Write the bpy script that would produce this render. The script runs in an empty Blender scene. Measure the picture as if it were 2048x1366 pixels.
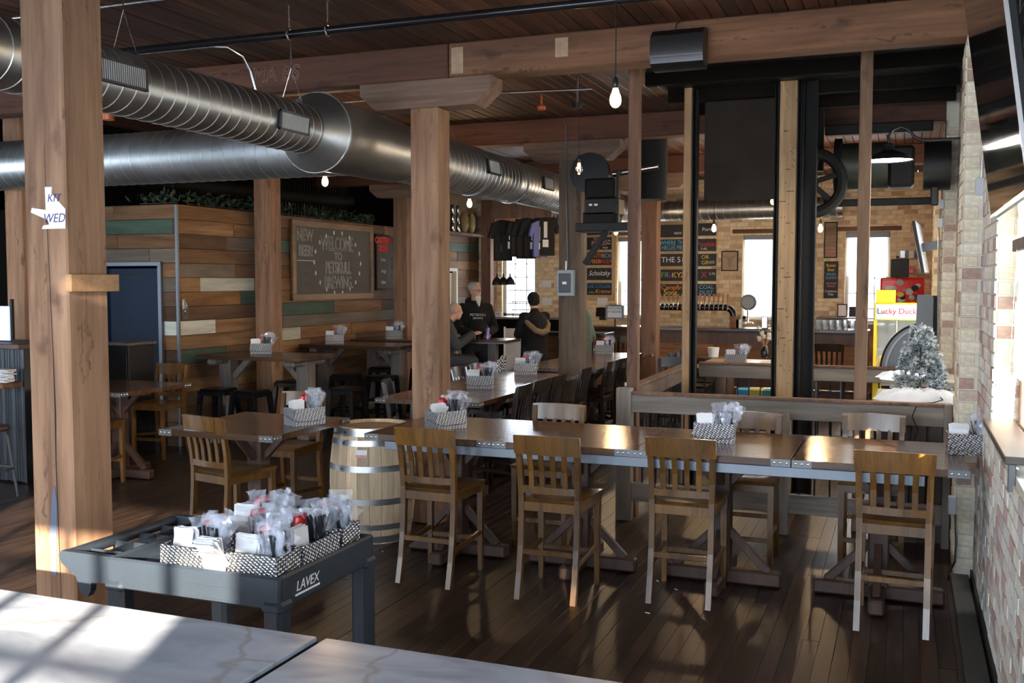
import bpy, bmesh, math, random
from mathutils import Vector, Matrix, Euler
random.seed(7)
R = math.radians
PI = math.pi
scene = bpy.context.scene
COL = scene.collection

# ------------------------------------------------------------------ camera, world, sun, window light, exposure
FPX, YAW, PITCH, CAMH = 2010.0, R(21.4), R(3.45), 1.95
cam_d = bpy.data.cameras.new('camera')
cam_d.sensor_width = 36.0
cam_d.lens = FPX / 2048 * 36.0
cam_d.clip_end = 200
cam = bpy.data.objects.new('camera', cam_d)
cam.location = (0, 0, CAMH)
cam.rotation_euler = (R(90) - PITCH, 0, YAW)
COL.objects.link(cam)
scene.camera = cam

world = bpy.data.worlds.new('daylight_world')
scene.world = world
world.use_nodes = True
bg = world.node_tree.nodes['Background']
bg.inputs['Color'].default_value = (0.80, 0.89, 1.0, 1)
bg.inputs['Strength'].default_value = 9.0

def light(name, kind, loc, energy, color=(1, 1, 1), rot=None, size=None, size_y=None, aim=None):
    d = bpy.data.lights.new(name, kind)
    d.energy = energy
    d.color = color
    if kind == 'AREA':
        d.shape = 'RECTANGLE'
        d.size = size
        d.size_y = size_y or size
    elif kind == 'POINT':
        d.shadow_soft_size = size or 0.03
    elif kind == 'SUN':
        d.angle = size or 0.01
    o = bpy.data.objects.new(name, d)
    o.location = loc
    if aim is not None:
        o.rotation_euler = Vector(aim).to_track_quat('-Z', 'Y').to_euler()
    elif rot:
        o.rotation_euler = rot
    COL.objects.link(o)
    return o

light('sun', 'SUN', (6, -8, 8), 26.0, (1.0, 0.88, 0.70), size=0.010, aim=(-0.374, 0.890, -0.259))
SKY = (0.64, 0.81, 1.0)
# daylight entering the window openings (right wall, wall behind the camera, wall of the far bar)
light('window_light_near', 'AREA', (0.60, -.08, 2.1), 14, SKY, size=.8, size_y=1.2, aim=(-1, 0.15, -0.1))
light('window_light_beside_table', 'AREA', (0.60, 5.10, 1.75), 14, SKY, size=1.6, size_y=1.2, aim=(-1, 0, -0.1))
light('window_light_shaft', 'AREA', (0.60, 9.2, 1.95), 26, (0.95, 0.97, 1.0), size=1.7, size_y=1.6, aim=(-1, 0, -0.1))
light('window_light_bar_side', 'AREA', (0.60, 12.9, 1.95), 105, (0.95, 0.97, 1.0), size=2.0, size_y=1.6, aim=(-1, 0, -0.1))
for i, x in enumerate((-8.2, -5.2, -2.2, -.2)):
    light('window_light_behind', 'AREA', (x, -2.85, 1.9), (16, 42, 84, 48)[i], SKY, size=1.9 if i < 3 else 1.0, size_y=1.9, aim=(0, 1, -0.02))
light('window_light_left', 'AREA', (-12.8, 3.2, 1.9), 8, SKY, size=2.4, size_y=1.8, aim=(1, 0, -0.05))

for i, (x, w_) in enumerate(((-6.55, .6), (-4.6, .65), (-2.9, .75), (-.92, .8))):
    light('window_light_bar', 'AREA', (x, 18.66, 2.0), 34, (.97, .98, 1.0), size=w_, size_y=1.4, aim=(0, -1, -.05))
scene.view_settings.view_transform = 'Standard'
scene.view_settings.look = 'None'
scene.view_settings.gamma = 1.0
scene.view_settings.use_curve_mapping = False
scene.view_settings.exposure = 0.6

# ------------------------------------------------------------------ pixel helper: a photo pixel on a plane of known place -> world point
_f = Vector((-math.sin(YAW) * math.cos(PITCH), math.cos(YAW) * math.cos(PITCH), -math.sin(PITCH)))
_r = Vector((math.cos(YAW), math.sin(YAW), 0))
_d = _f.cross(_r)
CAM = Vector((0, 0, CAMH))
def at(x, y, X=None, Y=None, z=None):
    v = _f + _r * ((x - 1024) / FPX) + _d * ((y - 683) / FPX)
    if Y is not None: t = Y / v.y
    elif X is not None: t = X / v.x
    else: t = (z - CAMH) / v.z
    return CAM + v * t

# ------------------------------------------------------------------ mesh helpers
class MB:
    def __init__(s):
        s.v = []; s.f = []; s.m = []; s.cur = 0
    def add(s, vs, fs):
        o = len(s.v)
        s.v += [tuple(p) for p in vs]
        s.f += [tuple(i + o for i in f) for f in fs]
        s.m += [s.cur] * len(fs)
        return s
    def box(s, c, sz, b=0.0, rz=0.0, M=None):
        hx, hy, hz = sz[0] / 2, sz[1] / 2, sz[2] / 2
        b = min(b, hx * .8, hy * .8, hz * .8)
        if b <= 0:
            vs = [(x, y, z) for z in (-hz, hz) for y in (-hy, hy) for x in (-hx, hx)]
            fs = [(0, 2, 3, 1), (4, 5, 7, 6), (0, 1, 5, 4), (2, 6, 7, 3), (0, 4, 6, 2), (1, 3, 7, 5)]
        else:
            vs = []; idx = {}
            for sx in (-1, 1):
                for sy in (-1, 1):
                    for sz_ in (-1, 1):
                        for k in range(3):
                            p = [sx * hx, sy * hy, sz_ * hz]
                            for j, h in enumerate((hx, hy, hz)):
                                if j != k: p[j] = (sx, sy, sz_)[j] * (h - b)
                            idx[(sx, sy, sz_, k)] = len(vs); vs.append(tuple(p))
            fs = []
            for k in range(3):
                a, c2 = [j for j in range(3) if j != k]
                for sg in (-1, 1):
                    q = []
                    for (u, w) in ((-1, -1), (1, -1), (1, 1), (-1, 1)):
                        t = [0, 0, 0]; t[k] = sg; t[a] = u; t[c2] = w
                        q.append(idx[(t[0], t[1], t[2], k)])
                    fs.append(tuple(q))
            for k in range(3):
                a, c2 = [j for j in range(3) if j != k]
                for u in (-1, 1):
                    for w in (-1, 1):
                        t1 = [0, 0, 0]; t1[a] = u; t1[c2] = w
                        t1[k] = -1; A = tuple(t1); t1[k] = 1; B = tuple(t1)
                        fs.append((idx[A + (a,)], idx[A + (c2,)], idx[B + (c2,)], idx[B + (a,)]))
            for sx in (-1, 1):
                for sy in (-1, 1):
                    for sz_ in (-1, 1):
                        fs.append(tuple(idx[(sx, sy, sz_, k)] for k in range(3)))
        mt = Matrix.Translation(c) @ (M if M else Matrix.Rotation(rz, 4, 'Z'))
        return s.add([mt @ Vector(p) for p in vs], fs)
    def bar(s, a, b, w, h, bev=0.0, up=(0, 0, 1)):
        a = Vector(a); b = Vector(b); d = b - a; L = d.length
        x = d.normalized(); u = Vector(up)
        if abs(x.dot(u)) > .98: u = Vector((0, 1, 0))
        y = u.cross(x).normalized(); z = x.cross(y)
        M = Matrix((x, y, z)).transposed().to_4x4()
        return s.box((a + b) / 2, (L, w, h), bev, M=M)
    def tube(s, pts, r, n=10, closed=False, cap=True):
        pts = [Vector(p) for p in pts]; m = len(pts)
        rs = r if isinstance(r, (list, tuple)) else [r] * m
        vs = []; fs = []; prev = None
        for i, p in enumerate(pts):
            if closed: t = pts[(i + 1) % m] - pts[i - 1]
            else: t = pts[min(i + 1, m - 1)] - pts[max(i - 1, 0)]
            t.normalize()
            if prev is None:
                u = Vector((0, 0, 1)) if abs(t.z) < .9 else Vector((1, 0, 0))
                e1 = (u - t * u.dot(t)).normalized()
            else:
                e1 = prev - t * prev.dot(t)
                e1 = e1.normalized() if e1.length > 1e-6 else prev
            prev = e1; e2 = t.cross(e1)
            for k in range(n):
                a = 2 * PI * k / n
                vs.append(p + (e1 * math.cos(a) + e2 * math.sin(a)) * rs[i])
        for i in range(m if closed else m - 1):
            j = (i + 1) % m
            for k in range(n):
                l = (k + 1) % n
                fs.append((i * n + k, i * n + l, j * n + l, j * n + k))
        if cap and not closed:
            fs.append(tuple(range(n - 1, -1, -1))); fs.append(tuple((m - 1) * n + k for k in range(n)))
        return s.add(vs, fs)
    def lathe(s, prof, n=24, c=(0, 0, 0), M=None, sx=1, sy=1, cap=True):
        vs = []; fs = []; m = len(prof)
        mt = Matrix.Translation(c) @ (M if M else Matrix.Identity(4))
        for (r, z) in prof:
            for k in range(n):
                a = 2 * PI * k / n
                vs.append(mt @ Vector((r * math.cos(a) * sx, r * math.sin(a) * sy, z)))
        for i in range(m - 1):
            for k in range(n):
                l = (k + 1) % n
                fs.append((i * n + k, i * n + l, (i + 1) * n + l, (i + 1) * n + k))
        if cap and prof[0][0] > 1e-5: fs.append(tuple(range(n - 1, -1, -1)))
        if cap and prof[-1][0] > 1e-5: fs.append(tuple((m - 1) * n + k for k in range(n)))
        return s.add(vs, fs)
    def prism(s, poly, t, M=None):
        """poly in local XZ, thickness t along local Y"""
        n = len(poly); mt = M if M else Matrix.Identity(4)
        vs = [mt @ Vector((p[0], -t / 2, p[1])) for p in poly] + [mt @ Vector((p[0], t / 2, p[1])) for p in poly]
        fs = [tuple(range(n)), tuple(range(2 * n - 1, n - 1, -1))]
        fs += [(i, i + n, (i + 1) % n + n, (i + 1) % n) for i in range(n)]
        return s.add(vs, fs)
    def loft(s, secs):
        """list of equal-length rings, capped"""
        n = len(secs[0]); vs = [p for q in secs for p in q]; fs = []
        for i in range(len(secs) - 1):
            for k in range(n):
                l = (k + 1) % n
                fs.append((i * n + k, i * n + l, (i + 1) * n + l, (i + 1) * n + k))
        fs.append(tuple(range(n - 1, -1, -1))); fs.append(tuple((len(secs) - 1) * n + k for k in range(n)))
        return s.add(vs, fs)
    def sph(s, c, r, n=12, m=8, sc=(1, 1, 1)):
        prof = [(max(1e-6, r * math.sin(PI * i / m)), -r * math.cos(PI * i / m)) for i in range(m + 1)]
        return s.lathe(prof, n, c, Matrix.Diagonal((sc[0], sc[1], sc[2], 1)))
    def mesh(s, name, mats, smooth=False):
        me = bpy.data.meshes.new(name)
        me.from_pydata(s.v, [], s.f)
        mats = mats if isinstance(mats, (list, tuple)) else [mats]
        for mt in mats: me.materials.append(mt)
        if len(mats) > 1: me.polygons.foreach_set('material_index', s.m)
        bm = bmesh.new(); bm.from_mesh(me)
        bmesh.ops.recalc_face_normals(bm, faces=bm.faces)
        bm.to_mesh(me); bm.free()
        if smooth:
            me.polygons.foreach_set('use_smooth', [True] * len(me.polygons))
            try: me.set_sharp_from_angle(angle=R(40))
            except Exception: pass
        me.update()
        return me

def link(name, me, parent=None, loc=(0, 0, 0), rot=(0, 0, 0), scale=None):
    o = bpy.data.objects.new(name, me)
    o.location = loc; o.rotation_euler = rot
    if scale: o.scale = scale
    if parent: o.parent = parent
    COL.objects.link(o)
    return o
def part(name, mb, mt, parent=None, smooth=False, **k):
    return link(name, mb.mesh(name, mt, smooth), parent, **k)
def tag(o, label=None, cat=None, group=None, kind=None):
    if label: o['label'] = label
    if cat: o['category'] = cat
    if group: o['group'] = group
    if kind: o['kind'] = kind
    return o
def thing(name, label, cat, loc=(0, 0, 0), rz=0.0, group=None):
    o = bpy.data.objects.new(name, None)
    o.empty_display_size = .1
    o.location = loc; o.rotation_euler = (0, 0, rz)
    COL.objects.link(o)
    return tag(o, label, cat, group)
def struct(name, mb, mt, parent=None, label=None):
    o = part(name, mb, mt, parent)
    if parent is None: o['kind'] = 'structure'
    if label: o['label'] = label
    return o
def copy_tree(o, parent=None):
    c = o.copy(); COL.objects.link(c)
    if parent: c.parent = parent
    for ch in list(o.children): copy_tree(ch, c)
    return c
def dup(root, loc, rz, label, group=None):
    c = copy_tree(root); c.location = loc; c.rotation_euler = (0, 0, rz)
    c['label'] = label
    if group: c['group'] = group
    return c
TEXTS = []
def text(name, body, size, mt, parent, loc, rot, outline=0.0, align='CENTER', extrude=0.0006, sx=1.0, label=None, shear=0.0, space=1.0, line=1.0):
    cu = bpy.data.curves.new(name, 'FONT')
    cu.body = body; cu.size = size; cu.align_x = align; cu.align_y = 'CENTER'; cu.resolution_u = 3
    cu.shear = shear; cu.space_character = space; cu.space_line = line
    if outline: cu.fill_mode = 'NONE'; cu.bevel_depth = outline; cu.bevel_resolution = 0
    else: cu.extrude = extrude
    o = bpy.data.objects.new(name, cu); COL.objects.link(o)
    o.location = loc; o.rotation_euler = rot; o.scale = (sx, 1, 1)
    TEXTS.append((o, mt, parent, label))
def flush_texts():
    dg = bpy.context.evaluated_depsgraph_get()
    for (o, mt, parent, label) in TEXTS:
        me = bpy.data.meshes.new_from_object(o.evaluated_get(dg))
        me.materials.clear(); me.materials.append(mt)
        n = o.name.split('.')[0]
        q = bpy.data.objects.new(n, me)
        q.location = o.location; q.rotation_euler = o.rotation_euler; q.scale = o.scale
        if parent: q.parent = parent
        if label: q['label'] = label
        COL.objects.link(q)
    for (o, mt, parent, label) in TEXTS:
        cu = o.data; bpy.data.objects.remove(o); bpy.data.curves.remove(cu)
FACE_CAM = (R(90), 0, 0)       # text facing -Y
FACE_PX = (R(90), 0, R(90))    # text facing +X

# ------------------------------------------------------------------ materials
def _new(name):
    m = bpy.data.materials.new(name); m.use_nodes = True
    nt = m.node_tree; b = nt.nodes['Principled BSDF']
    return m, nt, b
def plain(name, col, rough=.5, metal=0.0, spec=None, emit=None, estr=0.0, trans=0.0, alpha=1.0, coat=0.0, var=0.0, vscale=6.0, bump=0.0, bscale=60.0):
    m, nt, b = _new(name)
    b.inputs['Base Color'].default_value = (*col, 1)
    b.inputs['Roughness'].default_value = rough
    b.inputs['Metallic'].default_value = metal
    if spec is not None: b.inputs['Specular IOR Level'].default_value = spec
    if emit: b.inputs['Emission Color'].default_value = (*emit, 1); b.inputs['Emission Strength'].default_value = estr
    if trans: b.inputs['Transmission Weight'].default_value = trans
    if alpha < 1: b.inputs['Alpha'].default_value = alpha
    if coat: b.inputs['Coat Weight'].default_value = coat; b.inputs['Coat Roughness'].default_value = .12
    N = nt.nodes.new; L = nt.links.new
    if var or bump:
        tc = N('ShaderNodeTexCoord')
    if var:
        nz = N('ShaderNodeTexNoise'); nz.inputs['Scale'].default_value = vscale; nz.inputs['Detail'].default_value = 5
        L(tc.outputs['Object'], nz.inputs['Vector'])
        mx = N('ShaderNodeMix'); mx.data_type = 'RGBA'
        mx.inputs[6].default_value = (*[c * (1 - var) for c in col], 1)
        mx.inputs[7].default_value = (*[min(1, c * (1 + var)) for c in col], 1)
        L(nz.outputs['Fac'], mx.inputs[0]); L(mx.outputs[2], b.inputs['Base Color'])
    if bump:
        n2 = N('ShaderNodeTexNoise'); n2.inputs['Scale'].default_value = bscale; n2.inputs['Detail'].default_value = 4
        L(tc.outputs['Object'], n2.inputs['Vector'])
        bp = N('ShaderNodeBump'); bp.inputs['Strength'].default_value = bump; bp.inputs['Distance'].default_value = .01
        L(n2.outputs['Fac'], bp.inputs['Height']); L(bp.outputs['Normal'], b.inputs['Normal'])
    return m
def wood(name, c1, c2, axis='Z', sc=9.0, rough=.55, bump=.25, rand=.0, randcols=None, coat=0.0, knots=False, spec=.5, blotch=.35):
    """long-grained wood; axis = direction of the grain in object space; rand = lightness spread from piece to piece"""
    m, nt, b = _new(name); N = nt.nodes.new; L = nt.links.new
    tc = N('ShaderNodeTexCoord'); mp = N('ShaderNodeMapping')
    s = [sc, sc, sc]; s['XYZ'.index(axis)] = sc * .07
    mp.inputs['Scale'].default_value = s
    oi = N('ShaderNodeObjectInfo')
    ad = N('ShaderNodeVectorMath'); ad.operation = 'MULTIPLY_ADD'
    ad.inputs[1].default_value = (37, 53, 41)
    cx = N('ShaderNodeCombineXYZ')
    for i in range(3): L(oi.outputs['Random'], cx.inputs[i])
    L(cx.outputs[0], ad.inputs[0]); L(tc.outputs['Object'], ad.inputs[2]); L(ad.outputs[0], mp.inputs['Vector'])
    n1 = N('ShaderNodeTexNoise'); n1.inputs['Scale'].default_value = 1.0; n1.inputs['Detail'].default_value = 7; n1.inputs['Roughness'].default_value = .62; n1.inputs['Distortion'].default_value = .6
    L(mp.outputs[0], n1.inputs['Vector'])
    n2 = N('ShaderNodeTexNoise'); n2.inputs['Scale'].default_value = 6.0; n2.inputs['Detail'].default_value = 4
    L(mp.outputs[0], n2.inputs['Vector'])
    am = N('ShaderNodeMath'); am.operation = 'MULTIPLY_ADD'; am.inputs[1].default_value = .4
    L(n2.outputs['Fac'], am.inputs[0]); L(n1.outputs['Fac'], am.inputs[2])
    rp = N('ShaderNodeMapRange'); rp.inputs['From Min'].default_value = .48; rp.inputs['From Max'].default_value = .95
    L(am.outputs[0], rp.inputs['Value'])
    mx = N('ShaderNodeMix'); mx.data_type = 'RGBA'
    mx.inputs[6].default_value = (*c1, 1); mx.inputs[7].default_value = (*c2, 1)
    L(rp.outputs[0], mx.inputs[0])
    out = mx.outputs[2]
    nb = N('ShaderNodeTexNoise'); nb.inputs['Scale'].default_value = sc * .16; nb.inputs['Detail'].default_value = 5
    m5 = N('ShaderNodeMapping'); s5 = [1.0, 1.0, 1.0]; s5['XYZ'.index(axis)] = .35; m5.inputs['Scale'].default_value = s5
    L(ad.outputs[0], m5.inputs['Vector']); L(m5.outputs[0], nb.inputs['Vector'])
    br_ = N('ShaderNodeMapRange'); br_.inputs['From Min'].default_value = .34; br_.inputs['From Max'].default_value = .66; br_.inputs['To Min'].default_value = 1 - blotch; br_.inputs['To Max'].default_value = 1 + blotch * .6
    L(nb.outputs['Fac'], br_.inputs['Value'])
    bm_ = N('ShaderNodeHueSaturation'); L(br_.outputs[0], bm_.inputs['Value']); L(out, bm_.inputs['Color']); out = bm_.outputs[0]
    if knots:
        vk = N('ShaderNodeTexVoronoi'); vk.inputs['Scale'].default_value = 1.0; mk = N('ShaderNodeMapping'); sk_ = [4.2, 4.2, 4.2]; sk_['XYZ'.index(axis)] = 1.7; mk.inputs['Scale'].default_value = sk_
        nk = N('ShaderNodeTexNoise'); nk.inputs['Scale'].default_value = 9; av = N('ShaderNodeVectorMath'); av.operation = 'MULTIPLY_ADD'; av.inputs[1].default_value = (.10, .10, .10)
        L(ad.outputs[0], nk.inputs['Vector']); L(nk.outputs['Color'], av.inputs[0]); L(ad.outputs[0], av.inputs[2]); L(av.outputs[0], mk.inputs['Vector']); L(mk.outputs[0], vk.inputs['Vector'])
        kr = N('ShaderNodeMapRange'); kr.inputs['From Min'].default_value = .05; kr.inputs['From Max'].default_value = .20; kr.inputs['To Min'].default_value = .75; kr.inputs['To Max'].default_value = 0
        L(vk.outputs['Distance'], kr.inputs['Value'])
        mkx = N('ShaderNodeMix'); mkx.data_type = 'RGBA'; mkx.inputs[7].default_value = (c1[0] * .35, c1[1] * .3, c1[2] * .3, 1); L(kr.outputs[0], mkx.inputs[0]); L(out, mkx.inputs[6]); out = mkx.outputs[2]
        # dark checks along the grain
        nc = N('ShaderNodeTexNoise'); nc.inputs['Scale'].default_value = 1.0; nc.inputs['Detail'].default_value = 3; mc = N('ShaderNodeMapping'); sc_ = [26.0] * 3; sc_['XYZ'.index(axis)] = .9; mc.inputs['Scale'].default_value = sc_
        L(av.outputs[0], mc.inputs['Vector']); L(mc.outputs[0], nc.inputs['Vector'])
        cr2 = N('ShaderNodeMapRange'); cr2.inputs['From Min'].default_value = .28; cr2.inputs['From Max'].default_value = .38; cr2.inputs['To Min'].default_value = .65; cr2.inputs['To Max'].default_value = 0
        L(nc.outputs['Fac'], cr2.inputs['Value'])
        mcx = N('ShaderNodeMix'); mcx.data_type = 'RGBA'; mcx.inputs[7].default_value = (c1[0] * .4, c1[1] * .35, c1[2] * .35, 1); L(cr2.outputs[0], mcx.inputs[0]); L(out, mcx.inputs[6]); out = mcx.outputs[2]
    if randcols:
        cr = N('ShaderNodeValToRGB'); cr.color_ramp.interpolation = 'CONSTANT'
        els = cr.color_ramp.elements
        while len(els) < len(randcols): els.new(.5)
        for i, (e, c) in enumerate(zip(els, randcols)):
            e.position = i / len(randcols); e.color = (*c, 1)
        L(oi.outputs['Random'], cr.inputs[0])
        m2 = N('ShaderNodeMix'); m2.data_type = 'RGBA'; m2.blend_type = 'MULTIPLY'; m2.inputs[0].default_value = 1.0
        L(out, m2.inputs[6]); L(cr.outputs[0], m2.inputs[7]); out = m2.outputs[2]
    if rand:
        mr = N('ShaderNodeMapRange'); mr.inputs['To Min'].default_value = 1 - rand; mr.inputs['To Max'].default_value = 1 + rand
        L(oi.outputs['Random'], mr.inputs['Value'])
        hs = N('ShaderNodeHueSaturation'); L(mr.outputs[0], hs.inputs['Value']); L(out, hs.inputs['Color']); out = hs.outputs[0]
    L(out, b.inputs['Base Color'])
    b.inputs['Roughness'].default_value = rough
    b.inputs['Specular IOR Level'].default_value = spec
    if coat: b.inputs['Coat Weight'].default_value = coat; b.inputs['Coat Roughness'].default_value = .15
    bp = N('ShaderNodeBump'); bp.inputs['Strength'].default_value = bump; bp.inputs['Distance'].default_value = .006
    L(am.outputs[0], bp.inputs['Height']); L(bp.outputs['Normal'], b.inputs['Normal'])
    return m
def brickmat(name, cols, rough=.85, attr=False, lime=0.0):
    m, nt, b = _new(name); N = nt.nodes.new; L = nt.links.new
    if attr:
        at_ = N('ShaderNodeAttribute'); at_.attribute_name = 'piece'; src = at_.outputs['Fac']
    else:
        oi = N('ShaderNodeObjectInfo'); src = oi.outputs['Random']
    cr = N('ShaderNodeValToRGB'); cr.color_ramp.interpolation = 'CONSTANT'
    els = cr.color_ramp.elements
    while len(els) < len(cols): els.new(.5)
    for i, (e, c) in enumerate(zip(els, cols)): e.position = i / len(cols); e.color = (*c, 1)
    L(src, cr.inputs[0])
    tc = N('ShaderNodeTexCoord'); nz = N('ShaderNodeTexNoise'); nz.inputs['Scale'].default_value = 3.0 if not attr else 14.0; nz.inputs['Detail'].default_value = 7
    L(tc.outputs['Object'], nz.inputs['Vector'])
    mx = N('ShaderNodeMix'); mx.data_type = 'RGBA'; mx.blend_type = 'MULTIPLY'; mx.inputs[0].default_value = .55
    L(cr.outputs[0], mx.inputs[6]); L(nz.outputs['Fac'], mx.inputs[7])
    hs = N('ShaderNodeHueSaturation'); hs.inputs['Saturation'].default_value = .92; hs.inputs['Value'].default_value = 1.7
    L(mx.outputs[2], hs.inputs['Color']); out = hs.outputs[0]
    if lime:   # lime wash and mortar smeared over the bricks
        n3 = N('ShaderNodeTexNoise'); n3.inputs['Scale'].default_value = 2.2; n3.inputs['Detail'].default_value = 8; n3.inputs['Roughness'].default_value = .7
        g = N('ShaderNodeNewGeometry'); L(g.outputs['Position'], n3.inputs['Vector'])
        mr = N('ShaderNodeMapRange'); mr.inputs['From Min'].default_value = .38; mr.inputs['From Max'].default_value = .66; mr.inputs['To Max'].default_value = lime
        L(n3.outputs['Fac'], mr.inputs['Value'])
        m3 = N('ShaderNodeMix'); m3.data_type = 'RGBA'; m3.inputs[7].default_value = (.60, .60, .58, 1)
        L(mr.outputs[0], m3.inputs[0]); L(out, m3.inputs[6]); out = m3.outputs[2]
    L(out, b.inputs['Base Color']); b.inputs['Roughness'].default_value = rough
    bp = N('ShaderNodeBump'); bp.inputs['Strength'].default_value = .4; bp.inputs['Distance'].default_value = .004
    n4 = N('ShaderNodeTexNoise'); n4.inputs['Scale'].default_value = 45; L(tc.outputs['Object'], n4.inputs['Vector'])
    L(n4.outputs['Fac'], bp.inputs['Height']); L(bp.outputs['Normal'], b.inputs['Normal'])
    return m
def galvanized(name, col, rough=.32):
    m, nt, b = _new(name); N = nt.nodes.new; L = nt.links.new
    tc = N('ShaderNodeTexCoord')
    v = N('ShaderNodeTexVoronoi'); v.inputs['Scale'].default_value = 22; L(tc.outputs['Object'], v.inputs['Vector'])
    n = N('ShaderNodeTexNoise'); n.inputs['Scale'].default_value = 3; n.inputs['Detail'].default_value = 6; L(tc.outputs['Object'], n.inputs['Vector'])
    mx = N('ShaderNodeMix'); mx.data_type = 'RGBA'
    mx.inputs[6].default_value = (*[c * .72 for c in col], 1); mx.inputs[7].default_value = (*col, 1)
    a = N('ShaderNodeMath'); a.operation = 'MULTIPLY_ADD'; a.inputs[1].default_value = .35
    L(v.outputs['Distance'], a.inputs[0]); L(n.outputs['Fac'], a.inputs[2])
    L(a.outputs[0], mx.inputs[0]); L(mx.outputs[2], b.inputs['Base Color'])
    mr = N('ShaderNodeMapRange'); mr.inputs['To Min'].default_value = rough - .08; mr.inputs['To Max'].default_value = rough + .14
    L(n.outputs['Fac'], mr.inputs['Value']); L(mr.outputs[0], b.inputs['Roughness'])
    b.inputs['Metallic'].default_value = .95
    return m
def treadplate(name):
    m, nt, b = _new(name); N = nt.nodes.new; L = nt.links.new
    tc = N('ShaderNodeTexCoord'); mp = N('ShaderNodeMapping'); mp.inputs['Rotation'].default_value = (.78, .78, .78)
    L(tc.outputs['Object'], mp.inputs['Vector'])
    ck = N('ShaderNodeTexVoronoi'); ck.inputs['Scale'].default_value = 80; ck.inputs['Randomness'].default_value = .05
    L(mp.outputs[0], ck.inputs['Vector'])
    bp = N('ShaderNodeBump'); bp.inputs['Strength'].default_value = 1.0; bp.inputs['Distance'].default_value = .008
    L(ck.outputs['Distance'], bp.inputs['Height']); L(bp.outputs['Normal'], b.inputs['Normal'])
    cr = N('ShaderNodeValToRGB'); cr.color_ramp.elements[0].position = .25; cr.color_ramp.elements[0].color = (.80, .81, .83, 1); cr.color_ramp.elements[1].position = .55; cr.color_ramp.elements[1].color = (.20, .20, .22, 1)
    L(ck.outputs['Distance'], cr.inputs[0]); L(cr.outputs[0], b.inputs['Base Color']); b.inputs['Metallic'].default_value = .9; b.inputs['Roughness'].default_value = .30
    return m
def marble(name):
    m, nt, b = _new(name); N = nt.nodes.new; L = nt.links.new
    tc = N('ShaderNodeTexCoord')
    n = N('ShaderNodeTexNoise'); n.inputs['Scale'].default_value = 2.4; n.inputs['Detail'].default_value = 6; n.inputs['Distortion'].default_value = .9
    mp = N('ShaderNodeMapping'); mp.inputs['Rotation'].default_value = (0, 0, .6); mp.inputs['Scale'].default_value = (1, 2.2, 1)
    L(tc.outputs['Object'], mp.inputs['Vector']); L(mp.outputs[0], n.inputs['Vector'])
    cr = N('ShaderNodeValToRGB'); e = cr.color_ramp.elements
    e[0].position = .25; e[0].color = (.23, .26, .33, 1); e[1].position = .68; e[1].color = (.50, .54, .62, 1)
    q = e.new(.46); q.color = (.39, .425, .50, 1)
    L(n.outputs['Fac'], cr.inputs[0])
    v = N('ShaderNodeTexVoronoi'); v.feature = 'DISTANCE_TO_EDGE'; v.inputs['Scale'].default_value = 1.15
    n2 = N('ShaderNodeTexNoise'); n2.inputs['Scale'].default_value = 2.5; n2.inputs['Detail'].default_value = 6
    L(tc.outputs['Object'], n2.inputs['Vector'])
    ad = N('ShaderNodeVectorMath'); ad.operation = 'MULTIPLY_ADD'; ad.inputs[1].default_value = (.55, .55, .55)
    L(n2.outputs['Color'], ad.inputs[0]); L(tc.outputs['Object'], ad.inputs[2]); L(ad.outputs[0], v.inputs['Vector'])
    mr = N('ShaderNodeMapRange'); mr.inputs['From Max'].default_value = .022; mr.inputs['To Min'].default_value = .65; mr.inputs['To Max'].default_value = 0
    L(v.outputs['Distance'], mr.inputs['Value'])
    mx = N('ShaderNodeMix'); mx.data_type = 'RGBA'; mx.inputs[7].default_value = (.30, .27, .24, 1)
    L(mr.outputs[0], mx.inputs[0]); L(cr.outputs[0], mx.inputs[6]); L(mx.outputs[2], b.inputs['Base Color'])
    b.inputs['Roughness'].default_value = .22
    return m

M_POST = wood('post_timber', (.17, .082, .043), (.44, .255, .150), 'Z', 7, .78, .6, rand=.10, knots=True)
M_BEAM = wood('beam_timber', (.095, .040, .019), (.30, .145, .070), 'X', 6, .75, .5, rand=.10, knots=True)
M_BEAM_RED = wood('beam_timber_red', (.060, .021, .011), (.17, .062, .031), 'X', 6, .75, .5, knots=True)
M_CEIL = wood('ceiling_board', (.022, .007, .003), (.115, .043, .017), 'Y', 10, .6, .4, rand=.45)
M_FLOOR = wood('floor_board', (.013, .008, .006), (.066, .036, .024), 'Y', 14, .34, .22, rand=.38, spec=.25)
M_FLOORA = wood('floor_board_far', (.013, .008, .006), (.060, .033, .022), 'Y', 14, .36, .22)
M_TABLE = wood('table_oak', (.048, .021, .009), (.14, .063, .026), 'X', 10, .22, .06, rand=.12, coat=.3)
M_PED = wood('pedestal_wood', (.045, .022, .016), (.095, .048, .034), 'Z', 10, .5, .2)
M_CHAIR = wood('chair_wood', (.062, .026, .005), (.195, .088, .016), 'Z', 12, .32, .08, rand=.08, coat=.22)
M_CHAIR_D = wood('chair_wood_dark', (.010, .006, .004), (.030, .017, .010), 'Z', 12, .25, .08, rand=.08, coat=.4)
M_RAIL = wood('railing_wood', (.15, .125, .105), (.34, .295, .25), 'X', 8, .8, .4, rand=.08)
M_RAILZ = wood('railing_post_wood', (.15, .125, .105), (.33, .285, .24), 'Z', 8, .8, .4, rand=.08)
M_STUD = wood('shaft_timber', (.24, .14, .07), (.52, .35, .19), 'Z', 8, .8, .4, rand=.08, knots=True)
M_STUDB = wood('shaft_timber_brown', (.15, .082, .045), (.36, .22, .135), 'Z', 8, .8, .4, knots=True)
M_C2 = wood('grey_brown_post', (.075, .047, .030), (.22, .15, .105), 'Z', 7, .8, .5, knots=True)
M_SIDER = wood('dark_railing_wood', (.05, .030, .02), (.13, .085, .06), 'X', 8, .7, .3)
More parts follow.
